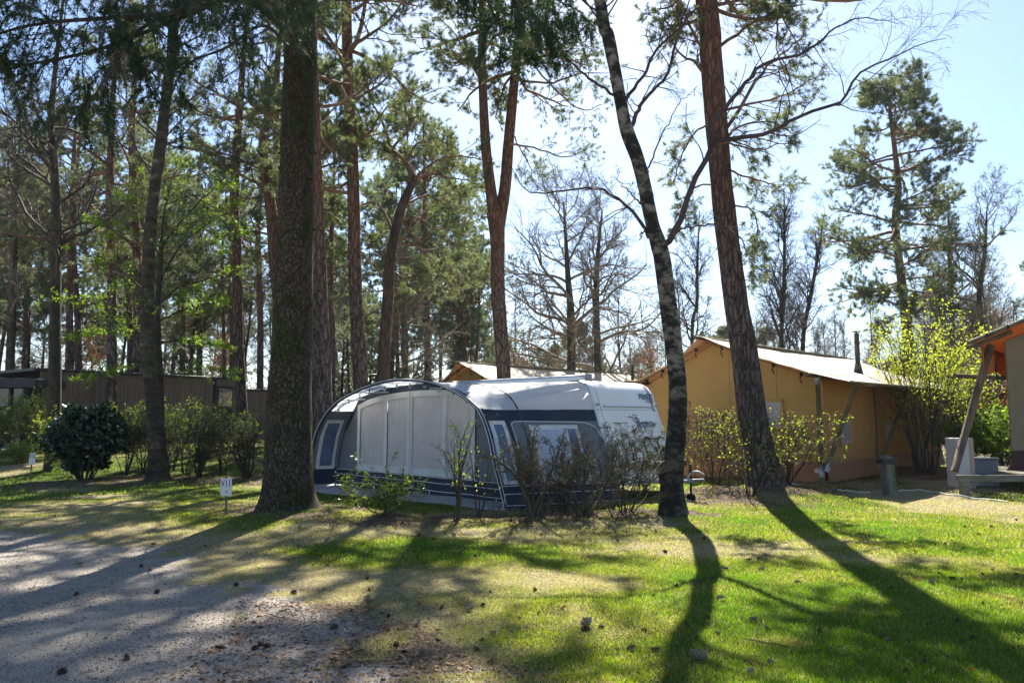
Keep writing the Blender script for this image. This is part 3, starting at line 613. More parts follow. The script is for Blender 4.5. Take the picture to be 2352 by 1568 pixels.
bt = [0, .035, .08, .11, .15, .2, .3, .5, .7, .84, .93, 1]
def sideu(w, z, left=False):
    q = np.asarray(w) / WF; f = flz if left else frz
    fu = np.interp(z, f[:, 1], f[:, 0]); bu = np.interp(z, PZ, PS) if not left else 6.55 - (np.interp(z, PZ, PS) + .24) * .4
    return fu * q + bu * (1 - q)
def roofp(r, w):
    q = np.clip(np.asarray(w) / WF, 0, 1); r = np.asarray(r)
    fu = np.interp(r, np.linspace(0, 1, 49), rf[:, 0]); fz = np.interp(r, np.linspace(0, 1, 49), rf[:, 1])
    bu = np.interp(r, bt, BROOF[:, 0]); bz = np.interp(r, bt, BROOF[:, 1]); qq = q ** 1.25
    u = fu * qq + bu * (1 - qq); z = fz * qq + bz * (1 - qq) - .05 * np.sin(PI * q) * np.sin(PI * r) 
    return u, z
rr, wwg = np.meshgrid(np.concatenate([np.linspace(0, .2, 40), np.linspace(.21, 1, 50)]), np.linspace(0, WF, 46), indexing='ij')
ru, rz = roofp(rr, wwg)
cr_ = np.sin(rr * 95 + wwg * 2.0) * .030 * np.exp(-((rr - .10) / .10) ** 2) * sstep(2.2, .5, wwg) * sstep(0, .25, wwg) + (fbm(ru * 2.1, wwg * 1.4, 4, 3) - .5) * .03 * sstep(0, .3, wwg) * sstep(WF, WF - .3, wwg)
rz = rz + cr_
b = MB(); b.grid(L(ru, wwg, rz)[::-1], 0); b.build('roof', m_roofc, awn)
def frontline(off=0, w=WF, n=110):
    """the whole hoop at distance w from the caravan: foot, shoulder, roof, shoulder, foot"""
    z1 = np.linspace(.02, 1.9, 18); u1 = sideu(w, z1); r = np.linspace(0, 1, n - 36); u2, z2 = roofp(r, w); z3 = z1[::-1]; u3 = sideu(w, z3, True)
    return np.concatenate([u1, u2, u3]), np.concatenate([z1, z2, z3])
u, z = frontline()
b = MB(); b.tubes(L(u, WF + .0, z)[None], np.full((1, len(u)), .033), 8); b.build('front_hoop', m_navy, awn)
b = MB(); b.tubes(L(u, WF + .035, z + .012)[None], np.full((1, len(u)), .008), 5); b.cut(); b.tubes(L(u + .045 * np.sign(u - 3.6), WF + .0, z + .02)[None], np.full((1, len(u)), .006), 5); b.build_each('hoop_piping', m_pipe, awn)
cu0 = 3.6     # navy border of the canopy: a band on the outside running back from the hoop
for (wa, wb, o_) in ((WF + .005, WF - .10, .012),):
    ws_ = np.linspace(wa, wb, 3); Gs = []
    for w in ws_:
        u_, z_ = frontline(w=min(w, WF)); d = np.stack([u_ - cu0, (z_ - 1.2) * 1.3], -1); d = unit(d) * o_; Gs.append(L(u_ + d[:, 0], w, z_ + d[:, 1]))
    b = MB(); b.grid(np.stack(Gs)[:, 12:-12], 0); b.build('canopy_border', m_navy, awn)
u, z = frontline(w=WW)
b = MB(); b.tubes(L(u, WW, z - .02)[None], np.full((1, len(u)), .02), 6); b.build('inner_hoop', m_plas, awn)
b = MB(); w_ = WW; b.tubes(L(u, w_, z + .012)[None], np.full((1, len(u)), .007), 4); b.build('roof_seam', m_gcloth, awn)
def sgrid(w0, w1, z0, z1, off=0, left=False, n=10, m=8, w0t=None, w1t=None, wr=.012):
    Z, T = np.meshgrid(np.linspace(z0, z1, n), np.linspace(0, 1, m), indexing='ij'); q = (Z - z0) / (z1 - z0 + 1e-9)
    a = w0 + ((w0 if w0t is None else w0t) - w0) * q; c = w1 + ((w1 if w1t is None else w1t) - w1) * q
    Wg = a + (c - a) * T; U = sideu(Wg, Z, left); s = -1 if not left else 1
    rip = (fbm(Wg * 4 + 3, Z * 2.2, 8, 2) - .5) * wr
    return L(U + s * (off + rip), Wg, Z)
def side_panel(name, *a, mat=None, par=awn, **k):
    G = sgrid(*a, **k); b = MB(); b.slab(G[::-1] if not k.get('left') else G, .004, 0, True); return b.build(name, mat, par)
# near side (towards the right of the photo)
side_panel('side_wall', 0.0, WF - .02, .46, 1.71, mat=m_gcloth, n=16, m=26)
side_panel('navy_band', 0.0, WF - .02, 1.69, 1.93, off=.006, mat=m_navy, n=5, m=26)
sk = side_panel('skirt', 0.0, WF - .02, .03, .48, off=.008, mat=m_navy, n=6, m=26, wr=.03)
def side_line(b, w0, w1, z0, z1, r=.007, left=False, off=.022, sag=0, n=16):
    t = np.linspace(0, 1, n); w = w0 + (w1 - w0) * t; z = z0 + (z1 - z0) * t - sag * np.sin(PI * t) ** 2 ; b.tubes(L(sideu(w, z, left) + (off if left else -off), w, z)[None], np.full((1, n), r), 4)
b = MB()
for zc in (.45, .30, .09): side_line(b, .02, WF, zc, zc, .008); b.cut()
b.build_each('skirt_piping', m_pipe, awn)
b = MB(); 
pts = [(1.80, .46), (1.87, 1.0), (1.90, 1.55), (1.86, 1.66), (1.75, 1.685), (1.2, 1.68), (.5, 1.67), (.25, 1.63), (.12, 1.54), (.05, 1.35), (.03, 1.0)]
c = catmull([(p[0], p[1], 0) for p in pts], 40); b.tubes(L(sideu(c[:, 0], c[:, 1]) - .02, c[:, 0], c[:, 1])[None], np.full((1, 40), .009), 5); b.build('panel_zip', m_pipe, awn)
def window_side(name, w0, w1, w0t, w1t, z0, z1, mat, bw=.10, left=False, inner=False):
    o1, o2 = (-.03, -.045) if inner else (.012, .018)
    fr = side_panel(name, w0, w1, z0, z1, mat=m_cream, off=o1, w0t=w0t, w1t=w1t, left=left)
    side_panel('pane', w0 + bw, w1 - bw, z0 + bw, z1 - bw, mat=mat, off=o2, w0t=w0t + bw, w1t=w1t - bw, left=left, par=fr); return fr
window_side('side_window', .88, 1.55, .76, 1.55, .47, 1.61, m_vinylw, .09); window_side('side_window', .515, .95, .515, .83, .47, 1.61, m_vinyl, .08)
window_side('side_window', 1.99, 2.33, 2.01, 2.33, .48, 1.70, m_vinyl, .075)
window_side('side_window', 1.78, 2.27, 1.80, 2.30, .43, 1.70, m_vinyl, .085, left=True, inner=True)
b = MB(); z = np.linspace(.03, 1.75, 12)
wv = 1.86 + .16 * z / 1.9; b.slab(np.stack([L(sideu(wv, z) - .024, wv, z), L(sideu(wv - .085, z) - .024, wv - .085, z)], 1)[::-1], .01, 0)
b.rod(L(sideu(1.99, 1.25) - .05, 1.99, 1.25), L(sideu(1.69, .1) - .08, 1.69, .1), .02)
b.build('side_post', m_navy, awn)
# far side
side_panel('side_wall', 0.0, WF - .02, .46, 1.94, mat=m_gcloth, n=16, m=26, left=True)
side_panel('skirt', 0.0, WF - .02, .03, .48, off=.008, mat=m_navy, n=6, m=20, left=True)
# front wall with curtains, set back under the canopy
def wtop(uq):
    r = np.linspace(0, 1, 300); a, c = roofp(r, WW); z1 = np.linspace(.02, 1.92, 60)
    A = np.concatenate([sideu(WW, z1), a, sideu(WW, z1[::-1], True)]); Zs = np.concatenate([z1, c, z1[::-1]])
    o = np.argsort(A); return np.interp(uq, A[o], Zs[o])
def wall_piece(name, u0, u1, z0, z1, mat, off=0., par=awn, rip=0., ripk=22, n=None, thick=.004):
    """z1 may be a number or a drop below the hoop given as a string"""
    n = n or max(4, int((u1 - u0) * (60 if rip else 12))); us = np.linspace(u0, u1, n)
    top = (wtop(us) - float(z1)) if isinstance(z1, str) else np.full(n, float(z1)); T = np.linspace(0, 1, 10)[:, None]
    top = np.maximum(top, z0 + .01); Z = z0 + (top[None] - z0) * T; U = np.repeat(us[None], 10, 0)
    rp = rip * (np.sin(U * ripk + 2 * np.sin(U * 3.1) + 1.5 * T) * .5 + .5) * (1.15 - .6 * T) if rip else 0
    b = MB(); b.slab(L(U, WW + off + rp, Z)[:, ::-1], thick, 0, True); return b.build(name, mat, par)
ufr = sideu(WW, .5); ufl = sideu(WW, .5, True)
wall_piece('front_wall', float(ufr) + .02, 1.76, .40, '.02', m_gcloth, .0, n=20); wall_piece('front_wall', 6.10, float(ufl) - .02, .40, '.02', m_gcloth, .0, n=20)
wall_piece('wall_top_trim', 1.1, 6.25, 1.9, '.01', m_navy, .012, n=60) if False else None
us = np.linspace(.75, 6.75, 70); tp = wtop(us); b = MB(); b.slab(L(us[None].repeat(2, 0), WW + .014, np.stack([tp - .16, tp - .01]))[:, ::-1], .004, 0, True); b.build('wall_top_trim', m_navy, awn)
wall_piece('front_skirt', float(ufr) - .05, float(ufl) + .02, .02, .44, m_navy, .02, rip=.03, ripk=5)
b = MB()
for zc in (.425, .30, .12): us = np.linspace(float(ufr) - .05, float(ufl), 40); b.tubes(L(us, WW + .055 + .0 * us, zc + .006 * np.sin(us * 4))[None], np.full((1, 40), .008), 4); b.cut()
for uc in (1.0, 2.2, 3.2, 4.5, 5.6): b.rod(L(uc, WW + .055, .12), L(uc, WW + .055, .0), .012, 6); b.cut()
b.build_each('skirt_piping', m_pipe, awn)
edges = [(1.74, 2.72), (2.72, 3.98), (3.98, 4.95), (4.95, 6.12)]
fr = MB()
def bar(u0, u1, z0, z1t, off=.032):
    n = max(3, int((u1 - u0) * 10)); us = np.linspace(u0, u1, n); top = (wtop(us) - float(z1t)) if isinstance(z1t, str) else np.full(n, z1t); Z = np.stack([np.full(n, z0) if not isinstance(z0, str) else wtop(us) - float(z0), top])
    fr.slab(L(us[None].repeat(2, 0), WW + off, Z)[:, ::-1], .006, 0, True)
for uc, hw in ((1.74, .06), (2.72, .06), (3.98, .10), (4.95, .06), (6.12, .06)): bar(uc - hw, uc + hw, .44, '.17', .045 if hw < .09 else .05)
bar(1.68, 6.18, .44, .60, .040); bar(1.68, 6.18, '.30', '.16', .040); fr.build('window_frame', m_cream, awn)
for e in edges: wall_piece('curtain', e[0] + .05, e[1] - .05, .55, '.22', m_curt, .008, rip=.022, ripk=34 if e[0] > 3 else 20)
b = MB(); b.rod(L(3.96, WW + .06, .1), L(3.96, WW + .06, 2.45), .006, 5); b.build('door_zip', m_grey, awn)
b = MB()
for uc in (1.3, 2.4, 4.9, 5.9): 
    zt = float(wtop(uc)); b.rod(L(uc, WW, zt - .10), L(uc, WF - .05, zt - .14), .014, 8); b.cut()
b.build_each('roof_strut', m_alu, awn)
b = MB()     # pegging foot and corner guy
for p0, p1 in ((L(.02, WF, .3), L(-.15, WF + .25, 0)), (L(7.28, WF, .3), L(7.45, WF + .25, 0))): b.rod(p0, p1, .006, 5); b.cut()
b.build_each('guy_rope', m_pipe, awn)
lights = thing('string_lights', L(3.6, WF - .12, 2.45), 'string of clear bulbs hung under the front edge of the awning canopy', 'string lights')
cab = []; b2 = MB(); b3 = MB()
for k in range(12):
    r = .06 + k * .08; a, c = roofp(r, WF - .13); p = L(a, WF - .13, c - .05 - .02 * (k % 2)); cab.append(p)
    b3.rod(p, p - [0, 0, .05], .014, 8); b3.cut()
    a_ = np.linspace(0, PI, 8); b2 = MB(); b2.tubes((p - [0, 0, .05] - np.outer(1 - np.cos(a_), [0, 0, .032]))[None], (.004 + np.sin(a_) * .03)[None], 10, cap=True)
    b2.build('bulb', M('bulb_glass', (.6, .62, .6), rough=.08, spec=.8, trans=.3) if k == 0 else bpy.data.materials['bulb_glass'], lights)
b = MB(); b.tubes(catmull(cab, 60)[None], np.full((1, 60), .007), 5); b.build('cable', m_plas, lights); b3.build_each('bulb_socket', m_plas, lights)
m_mat = M('ground_sheet', (.20, .21, .22), (.34, .35, .37), scale=160, rough=.9, bump=.3, bscale=200)
U, Wg = np.meshgrid(np.linspace(-.1, 7.9, 60), np.linspace(1.2, 3.0, 10), indexing='ij'); P = L(U, Wg - .25 * sstep(6, 0, U) * sstep(2, 3, Wg), 0 * U); P[..., 2] = H(P[..., 0], P[..., 1]) + .016 + .008 * vnoise(U * 3, Wg * 3)
b = MB(); b.slab(P[:, ::-1], .006, 0, True); tag(b.build('ground_sheet', m_mat), 'pale grey woven sheet laid on the lawn in front of the awning', 'ground sheet')

# ------------------------------------------------------------------ safari tents
m_canv = M('ochre_canvas', (.45, .285, .095), (.53, .34, .12), scale=1.5, rough=.85, trans=.35, tcol=(.62, .36, .11), bump=1, bscale=1.1, dist=.16)
m_seam = M('canvas_seam', (.27, .165, .06), (.33, .20, .075), scale=6, rough=.9)
m_fly = M('pale_fly_canvas', (.58, .50, .38), (.64, .56, .44), scale=.8, rough=.75, trans=.22, tcol=(.6, .32, .10), bump=.4, bscale=1.5, dist=.08)
m_skirt = M('terracotta_skirt', (.20, .105, .065), (.26, .14, .085), scale=2, rough=.85)
m_pole = M('weathered_pole', (.06, .05, .028), (.14, .12, .06), (.24, .21, .13), scale=4, st=(1, 1, .5), rough=.9, bump=.5, bscale=12)
m_steel = M('galvanised_steel', (.30, .32, .34), rough=.5, metal=.4)
m_strap = M('black_strap', (.012, .012, .012), rough=.7)
m_win = M('grey_window_mesh', (.20, .19, .18), (.30, .29, .28), scale=9, rough=.35, bump=.5, bscale=8)
m_flue = M('black_flue', (.02, .02, .022), (.05, .05, .055), scale=3, rough=.4, metal=.3)
m_wood = M('larch_boards', (.16, .085, .04), (.28, .16, .08), scale=3, st=(.6, .6, 9), rough=.8, bump=.3, bscale=6)
m_deck = M('weathered_deck', (.14, .12, .09), (.26, .23, .17), scale=4, st=(.4, 4, 4), rough=.9, bump=.4)
def safari_tent(G0, wid, ang, zE, zR, L_, label, flue_t=None, side_out=1.0, ridge_off=0.0, ov=.7, windows=True, fl_h=1.1):
    a = math.radians(ang); gx = np.array([-math.cos(a), math.sin(a), 0]); bk = np.array([math.sin(a), math.cos(a), 0]); 
    G0 = np.array(G0, float)
    def P(s, t, z): return G0 + np.asarray(s, float)[..., None] * gx + np.asarray(t, float)[..., None] * bk + np.asarray(z, float)[..., None] * EZ
    root = thing('safari_tent', P(wid / 2, L_ / 2, 0), label, 'tent', 'safari tents')
    sr = wid / 2 + ridge_off; zf = .17
    def roofz(s): return np.where(s < sr, zR - (zR - zE) * (sr - s) / sr, zR - (zR - zE) * (s - sr) / (wid - sr))
    ext = side_out; s_ = np.concatenate([np.linspace(-ext, 0, 6), np.linspace(0, sr, 14)[1:]]); t_ = np.linspace(-ov, L_ + ov, 34)
    def fly(sarr, nm):
        Sg, Tg = np.meshgrid(sarr, t_, indexing='ij'); q = np.clip((Tg + ov) / (L_ + 2 * ov), 0, 1)
        lateral = np.clip(np.abs(Sg - sr) / (wid / 2), 0, 1.5)
        Z = roofz(Sg) + .03 - .10 * np.sin(PI * q) * np.clip(1 - lateral, 0, 1) - .09 * np.sin(PI * np.clip(lateral, 0, 1)) + (fbm(Sg * 1.2, Tg * .7, 6, 3) - .5) * .09
        out = np.clip(np.where(Sg < 0, -Sg, Sg - wid), 0, 9); Z = Z + out * .12 - .12 * np.abs(np.sin(Tg * PI / 2.8)) ** .5 * 0 - .07 * np.clip(out / ext, 0, 1) * np.sin(PI * ((Tg + ov) / 2.6 % 1))
        pull = .30 * np.sin(PI * np.clip(lateral, 0, 1)) * (sstep(.0, .0001, Tg + ov) * 0 + (Tg <= t_[0] + 1e-6))
        b = MB(); b.slab(P(Sg, Tg + pull, Z), .012, 0, True); return b.build(nm, m_fly, root)
    r1 = fly(s_, 'roof'); s2 = np.concatenate([np.linspace(sr, wid, 14), np.linspace(wid, wid + ext, 6)[1:]]); fly(s2, 'roof')
    b = MB()    # gable and side walls
    def wallp(sa, ta, ztf, z0, off, n=20, thick=.01, mat=0):
        pass
    s3 = np.linspace(0, wid, 31); T = np.linspace(0, 1, 14)[:, None]; top = roofz(s3) - .16
    for t0, fl in ((0, 1), (L_, -1)):
        Z = .62 + (top[None] - .62) * T; Sg = np.repeat(s3[None], 14, 0); bulge = .05 * np.sin(PI * T) * np.sin(PI * s3[None] / wid)
        Gd = P(Sg, t0 + fl * bulge * -1, Z); b.slab(Gd if fl > 0 else Gd[:, ::-1], .012, 0, True)
    t3 = np.linspace(0, L_, 30)
    for s0, fl in ((0, 1), (wid, -1)):
        Z = .62 + (zE - .14 - .62) * T + 0 * t3[None]; Tg = np.repeat(t3[None], 14, 0); Gd = P(s0 + fl * -.03 * np.sin(PI * T) + 0 * Tg, Tg, Z); b.slab(Gd[:, ::-1] if fl > 0 else Gd, .012, 0, True)
    wl = b.build('wall', m_canv, root)
    b = MB()
    for s0 in (wid * .22, wid * .47, wid * .80):
        zt_ = float(roofz(np.array(s0))) - .2; z_ = np.linspace(.64, zt_, 8); q_ = np.linspace(0, 1, 8); bl_ = .05 * np.sin(PI * (z_ - .62) / (zt_ - .58)) * math.sin(PI * s0 / wid)
        b.slab(np.stack([P(s0 + .014 + 0 * z_, -bl_ - .006, z_), P(s0 - .014 + 0 * z_, -bl_ - .006, z_)], 1)[:, ::-1], .004, 0); b.cut()
    b.build_each('wall_seam', m_seam, root)
    b = MB()
    for (c0, c1) in (((0, 0), (wid, 0)), ((0, 0), (0, L_)), ((wid, 0), (wid, L_)), ((0, L_), (wid, L_))):
        n = 24; ss = np.linspace(c0[0], c1[0], n); ts = np.linspace(c0[1], c1[1], n); of = (fbm(ss * 2 + ts * 2, 0 * ss, 2, 2) - .5) * .08
        nrm = (-1 if c0 == (0, 0) else 1)
        if c0[1] == c1[1]: rows = [P(ss, ts + nrm * (.02 + k * (of + .05)), np.full(n, .63 - .47 * k) - (.05 * np.abs(np.sin(ss * 3)) * k)) for k in (0, .35, 1)]
        else: rows = [P(ss + (-1 if c0[0] == 0 else 1) * (.02 + k * (of + .05)), ts, np.full(n, .63 - .47 * k) - (.05 * np.abs(np.sin(ts * 3)) * k)) for k in (0, .35, 1)]
        b.slab(np.stack(rows), .01, 0, True)
    b.build('skirt', m_skirt, root)
    b = MB(); b.box(P(wid / 2, L_ / 2, .10), (wid - .1, L_ - .1, .1), 0, gx, bk); 
    for s0 in np.linspace(.2, wid - .2, 4):
        for t0 in np.linspace(.1, L_ - .2, 5): b.box(P(s0, t0, -.1), (.12, .12, .4), 0, gx, bk)
    b.build('platform', m_deck, root)
    pc = MB(); pc.rod(P(sr, -ov - .28, zR + .0), P(sr, L_ + ov, zR + .0), .055, 10); pc.build('ridge_pole', m_pole, root)
    for s0 in (0, wid):
        pr = MB(); pr.tubes(np.stack([P(s0, t, zE - .02) for t in np.linspace(-ov - .25, L_ + ov, 4)])[None], np.full((1, 4), .06), 10, cap=True); pr.build('eave_pole', m_pole, root)
    for s0 in (0, wid):
        pr = MB(); pr.rod(P(sr, -.30, zR - .10), P(s0, -.30, zE - .04), .05, 8); pr.build('rafter', m_wood, root)
    b = MB()
    for s0 in (0, wid):
        for k in range(4):
            q = .15 + k * .24; s1 = sr + (s0 - sr) * q; z1 = float(roofz(np.array(s1))) - .11; c = P(s1, -.30, z1)
            b.tubes(np.stack([c - gx * .03, c + gx * .03])[None], np.full((1, 2), .062), 8, cap=True); b.tubes(np.stack([c - [0, 0, .05], c - [0, 0, .13] - bk * .05 + gx * .03, c - [0, 0, .24]])[None], np.full((1, 3), .016), 4); b.cut()
    b.build_each('tie_strap', m_strap, root)
    for k, t0 in enumerate((-.28, L_ * .36, L_ * .72)):
        for s0, sg in ((0, -1), (wid, 1)):
            if k and s0: continue
            b = MB(); b.rod(P(s0 - .0, t0, zE), P(s0, t0, -.1), .06, 10)
            b.build('post', m_pole, root)
            out = np.array(sg * (ext - .10)); b = MB(); b.rod(P(s0 + out, t0, zE - (zE - .0) * 0 - ext * (zR - zE) / sr + .10), P(s0 + sg * .12, t0, .45), .055, 10); b.build('brace_pole', m_pole, root)
            b = MB()
            for (zc, hh) in ((zE - .12, .26), (.42, .30)): b.rod(P(s0, t0, zc - hh / 2), P(s0, t0, zc + hh / 2), .068, 12); b.cut()
            b.rod(P(s0 + sg * .12, t0, .42), P(s0 + sg * .27, t0, .70), .065, 12); b.box(P(s0 - sg * .1, t0, .42), (.12, .12, .12), 0, gx, bk); b.build_each('steel_sleeve', m_steel, root)
    b = MB(); b.rod(P(-ext + .02, -ov - .1, zE - ext * (zR - zE) / sr + .14), P(-ext + .02, L_ + ov, zE - ext * (zR - zE) / sr + .14), .05, 8); b.build('outer_rail', m_pole, root)
    if windows:
        def win(s0, s1, z0, z1, t0=None, side=False):
            f = MB(); g = MB(); dz = (z1 - z0); 
            if not side:
                for (a0, a1, y0, y1) in ((s0, s0 + .07, z0, z1), (s1 - .07, s1, z0, z1), (s0, s1, z0, z0 + .07), (s0, s1, z1 - .07, z1)): f.box(P((a0 + a1) / 2, -.075, (y0 + y1) / 2), (a1 - a0, .02, y1 - y0), 0, gx, bk)
                g.box(P((s0 + s1) / 2, -.07, (z0 + z1) / 2), (s1 - s0 - .13, .016, dz - .13), 0, gx, bk)
            else:
                for (a0, a1, y0, y1) in ((s0, s0 + .07, z0, z1), (s1 - .07, s1, z0, z1), (s0, s1, z0, z0 + .07), (s0, s1, z1 - .07, z1)): f.box(P(-.055, (a0 + a1) / 2, (y0 + y1) / 2), (.02, a1 - a0, y1 - y0), 0, gx, bk)
                g.box(P(-.05, (s0 + s1) / 2, (z0 + z1) / 2), (.016, s1 - s0 - .13, dz - .13), 0, gx, bk)
            w_ = f.build('window', m_canv, root); g.build('pane', m_win, w_)
        for s0, s1 in windows[0]: win(s0, s1, windows[1], windows[2])
        for t0, t1 in windows[3]: win(t0, t1, windows[4], windows[5], side=True)
    if flue_t is not None:
        s1, t1 = flue_t; zb = float(roofz(np.array(s1))); b = MB(); b.rod(P(s1, t1, zb - .1), P(s1, t1, zb + fl_h), .075, 14); b.rod(P(s1, t1, zb - .06), P(s1, t1, zb + .3), .16, 14, r2=.085)
        b.rod(P(s1, t1, zb + fl_h * .75), P(s1, t1, zb + fl_h * .78), .09, 14); b.rod(P(s1, t1, zb + fl_h + .03), P(s1, t1, zb + fl_h + .06), .125, 14); b.rod(P(s1, t1, zb + fl_h), P(s1, t1, zb + fl_h + .04), .03, 8); b.build('flue_pipe', m_flue, root)
    return root, P
tent1, TP = safari_tent((8.05, 19.2, 0), 5.55, 45, 2.86, 4.02, 10.0, 'large ochre safari tent behind the right pine, with black flue and pale fly roof', flue_t=(.75, 4.6), ridge_off=.35, side_out=1.05,
    windows=([(1.05, 1.75), (3.9, 4.6)], 1.45, 2.25, [(.9, 1.7), (4.2, 5.0)], 1.0, 1.75), fl_h=1.25)
tent2, TP2 = safari_tent(np.array([-2.39, 29.9, 0]) + np.array([.7071, -.7071, 0]) * 2.8 + np.array([.7071, .7071, 0]) * .9, 5.5, 45, 2.75, 4.0, 10.2, 'safari tent with bright pale roof seen behind the caravan roof', flue_t=(.8, 8.6), side_out=1.0,
    windows=([(1.0, 1.7)], 1.4, 2.2, [(1, 1.8)], 1.0, 1.7))
# right-hand tent: only its porch corner is in the frame
rt = thing('safari_tent', (12.6, 18.9, 0), 'dark safari tent with orange lit canopy at the right edge, standing on a deck', 'tent', 'safari tents')
m_orange = M('orange_canvas', (.34, .15, .04), (.40, .18, .05), scale=1.5, rough=.8, trans=.4, tcol=(.42, .15, .03), bump=.4, bscale=2, dist=.05)
m_dcanv = M('olive_canvas', (.20, .155, .095), (.25, .195, .12), scale=2, rough=.9, bump=.4, bscale=2, dist=.05, trans=.1)
D3 = 18.2
def A3(x, y, d=0.): return at(x, y, D3 + d)
e0 = A3(2232, 784, -1.0); e1 = e0 + np.array([4.6, .6, 1.75]); bk3 = np.array([.68, .75, 0]) * 4.2
T = np.linspace(0, 1, 14)[:, None]; U = np.linspace(0, 1, 16)[None]
Gd = e0 + (e1 - e0) * U[..., None] + bk3 * T[..., None]; Gd[..., 2] -= .10 * np.sin(PI * U) * np.sin(PI * T) + .05
b = MB(); b.slab(Gd, .012, 0, True)
fl0 = np.stack([e0 + bk3 * t + np.array([.10, .0, -.05]) for t in np.linspace(.10, 1, 12)]); fl1 = fl0 + np.array([.12, .1, -.62]); fl1[:, 2] -= .05 * np.sin(np.arange(12)); b.slab(np.stack([fl0, (fl0 + fl1) / 2 + [.03, 0, 0], fl1]), .01, 0, True); b.build('canopy', m_orange, rt)
b = MB(); b.rod(e0 - (e1 - e0) * .02, e1, .05, 10); b.rod(e0 + np.array([0, .15, -.12]), e0 + np.array([1.1, .25, .25]), .06, 10); b.build('front_pole', m_pole, rt)
b = MB()
for k in range(5): c = e0 + (e1 - e0) * (.08 + .12 * k); b.tubes(np.stack([c - (e1 - e0) * .006, c + (e1 - e0) * .006])[None], np.full((1, 2), .062), 8, cap=True); b.cut()
c = A3(2262, 862, -.3); b.tubes(np.stack([A3(2290, 815, -.3), A3(2287, 850, -.35), A3(2293, 880, -.3)])[None], np.full((1, 3), .02), 5); b.build_each('tie_strap', m_strap, rt)
b = MB(); b.rod(A3(2276, 792, -.5), A3(2192, 1082, -.5), .085, 12); b.build('brace_pole', M('brown_pole', (.07, .045, .03), (.17, .12, .08), scale=5, st=(1, 1, .4), rough=.85, bump=.4), rt)
b = MB(); b.rod(A3(2193, 862, -.3), A3(2308, 868, .6), .055, 10); b.build('cross_pole', m_pole, rt)
w0 = A3(2308, 790, .2); yb, ys, xb = A3(2308, 1083, .2)[2], A3(2308, 1036, .2)[2], w0[0]
def wallr(z0, z1, bulge=0., of=0.):
    s = np.linspace(0, 4, 20)[None]; t = np.linspace(0, 1, 8)[:, None]; return np.stack([xb + s - of + 0 * t - bulge * (1 - t) ** 3 * (s < .3), w0[1] - of + s * .15 + 0 * t, z0 + (z1 - z0) * t + 0 * s], -1)
b = MB(); b.slab(wallr(ys, w0[2] + .35), .02, 0, True); s = np.linspace(0, 3.5, 12)[:, None]; t = np.linspace(ys, w0[2] + .2, 8)[None]; b.slab(np.stack([xb + .75 * s + 0 * t, w0[1] + s + 0 * t, t + 0 * s], -1), .02, 0, True); b.build('wall', m_dcanv, rt)
b = MB(); b.slab(wallr(yb, ys + .02, .22, .03), .02, 0, True); b.build('skirt', M('maroon_skirt', (.05, .02, .02), (.07, .03, .028), scale=2, rough=.8), rt)
b = MB(); dk = A3(2178, 1092, -.9); dz = dk[2]
b.box((dk[0] + 3.9, dk[1] + 1.2, dz), (4.4, 3.0, .09)); b.box((dk[0] + 2.7, dk[1] - .38, dz - .03), (5.44, .12, .15)); b.build('deck', m_deck, rt)
b = MB()
for x_ in (.15, 2.3, 4.4): b.box((dk[0] + x_, dk[1] - .35, dz / 2 - .15), (.17, .17, dz + .2)); b.cut()
b.rod((dk[0] + .2, dk[1] - .38, .25), (dk[0] + .62, dk[1] - .38, dz - .08), .05, 6); b.build_each('deck_post', m_deck, rt)
# storage boxes beside the deck
sb = gnd(2224, 1128); zb = lambda p: float(H(p[0], p[1])) - .02
b = MB(); c = np.array([sb[0], sb[1] + .25, 0]); hh = (1128 - 1015) / F * sb[1]; b.box((c[0], c[1], zb(c) + hh / 2), (.40, .5, hh), 0); st_ = b.build('storage_box', M('pale_grey_panel', (.46, .45, .43), (.52, .51, .49), scale=2, rough=.6)); 
tag(st_, 'tall pale grey box standing under the corner of the right deck', 'box')
b = MB(); b.box((c[0] + .14, c[1] - .012, zb(c) + hh / 2), (.11, .51, hh - .02)); b.build('edge_trim', M('beige_trim', (.38, .29, .22), rough=.6), st_)
b = MB(); c2 = c + np.array([.54, .12, 0]); h2 = hh * .58; b.box((c2[0], c2[1], zb(c2) + h2 / 2), (.62, .5, h2 - .05), 0); g_ = b.build('deck_chest', M('slate_grey_panel', (.09, .10, .12), (.12, .13, .15), scale=2, rough=.5)); tag(g_, 'low slate grey chest beside the tall pale box under the deck', 'chest')
b = MB(); b.box((c2[0], c2[1], zb(c2) + h2 + .0), (.66, .54, .04)); b.build('lid', g_.data.materials[0], g_)
# bollard light
bl = gnd(2040, 1141); zb0 = zb(bl); bh = (1141 - 1052) / F * bl[1]
bo = thing('bollard_light', (bl[0], bl[1], zb0), 'weathered timber bollard light with black lamp head on the lawn', 'bollard light')
b = MB(); b.box((bl[0], bl[1], zb0 + bh / 2 - .03), (.19, .19, bh + .1), 0, np.array([.94, .34, 0]), np.array([-.34, .94, 0])); b.build('post', M('grey_timber', (.07, .065, .055), (.17, .16, .135), scale=5, st=(3, 3, .4), rough=.9, bump=.6, bscale=8), bo)
b = MB(); b.box((bl[0], bl[1] - .02, zb0 + bh - .10), (.36, .24, .11), 0, np.array([.98, .2, 0]), np.array([-.2, .98, 0])); b.build('lamp_head', m_plas, bo)
b = MB(); b.tubes(catmull([(bl[0] + .115, bl[1] - .09, zb0 + bh - .15), (bl[0] + .118, bl[1] - .1, zb0 + .4), (bl[0] + .12, bl[1] - .1, zb0)], 10)[None], np.full((1, 10), .008), 6); b.build('cable', M('green_cable', (.02, .35, .08), rough=.4), bo)
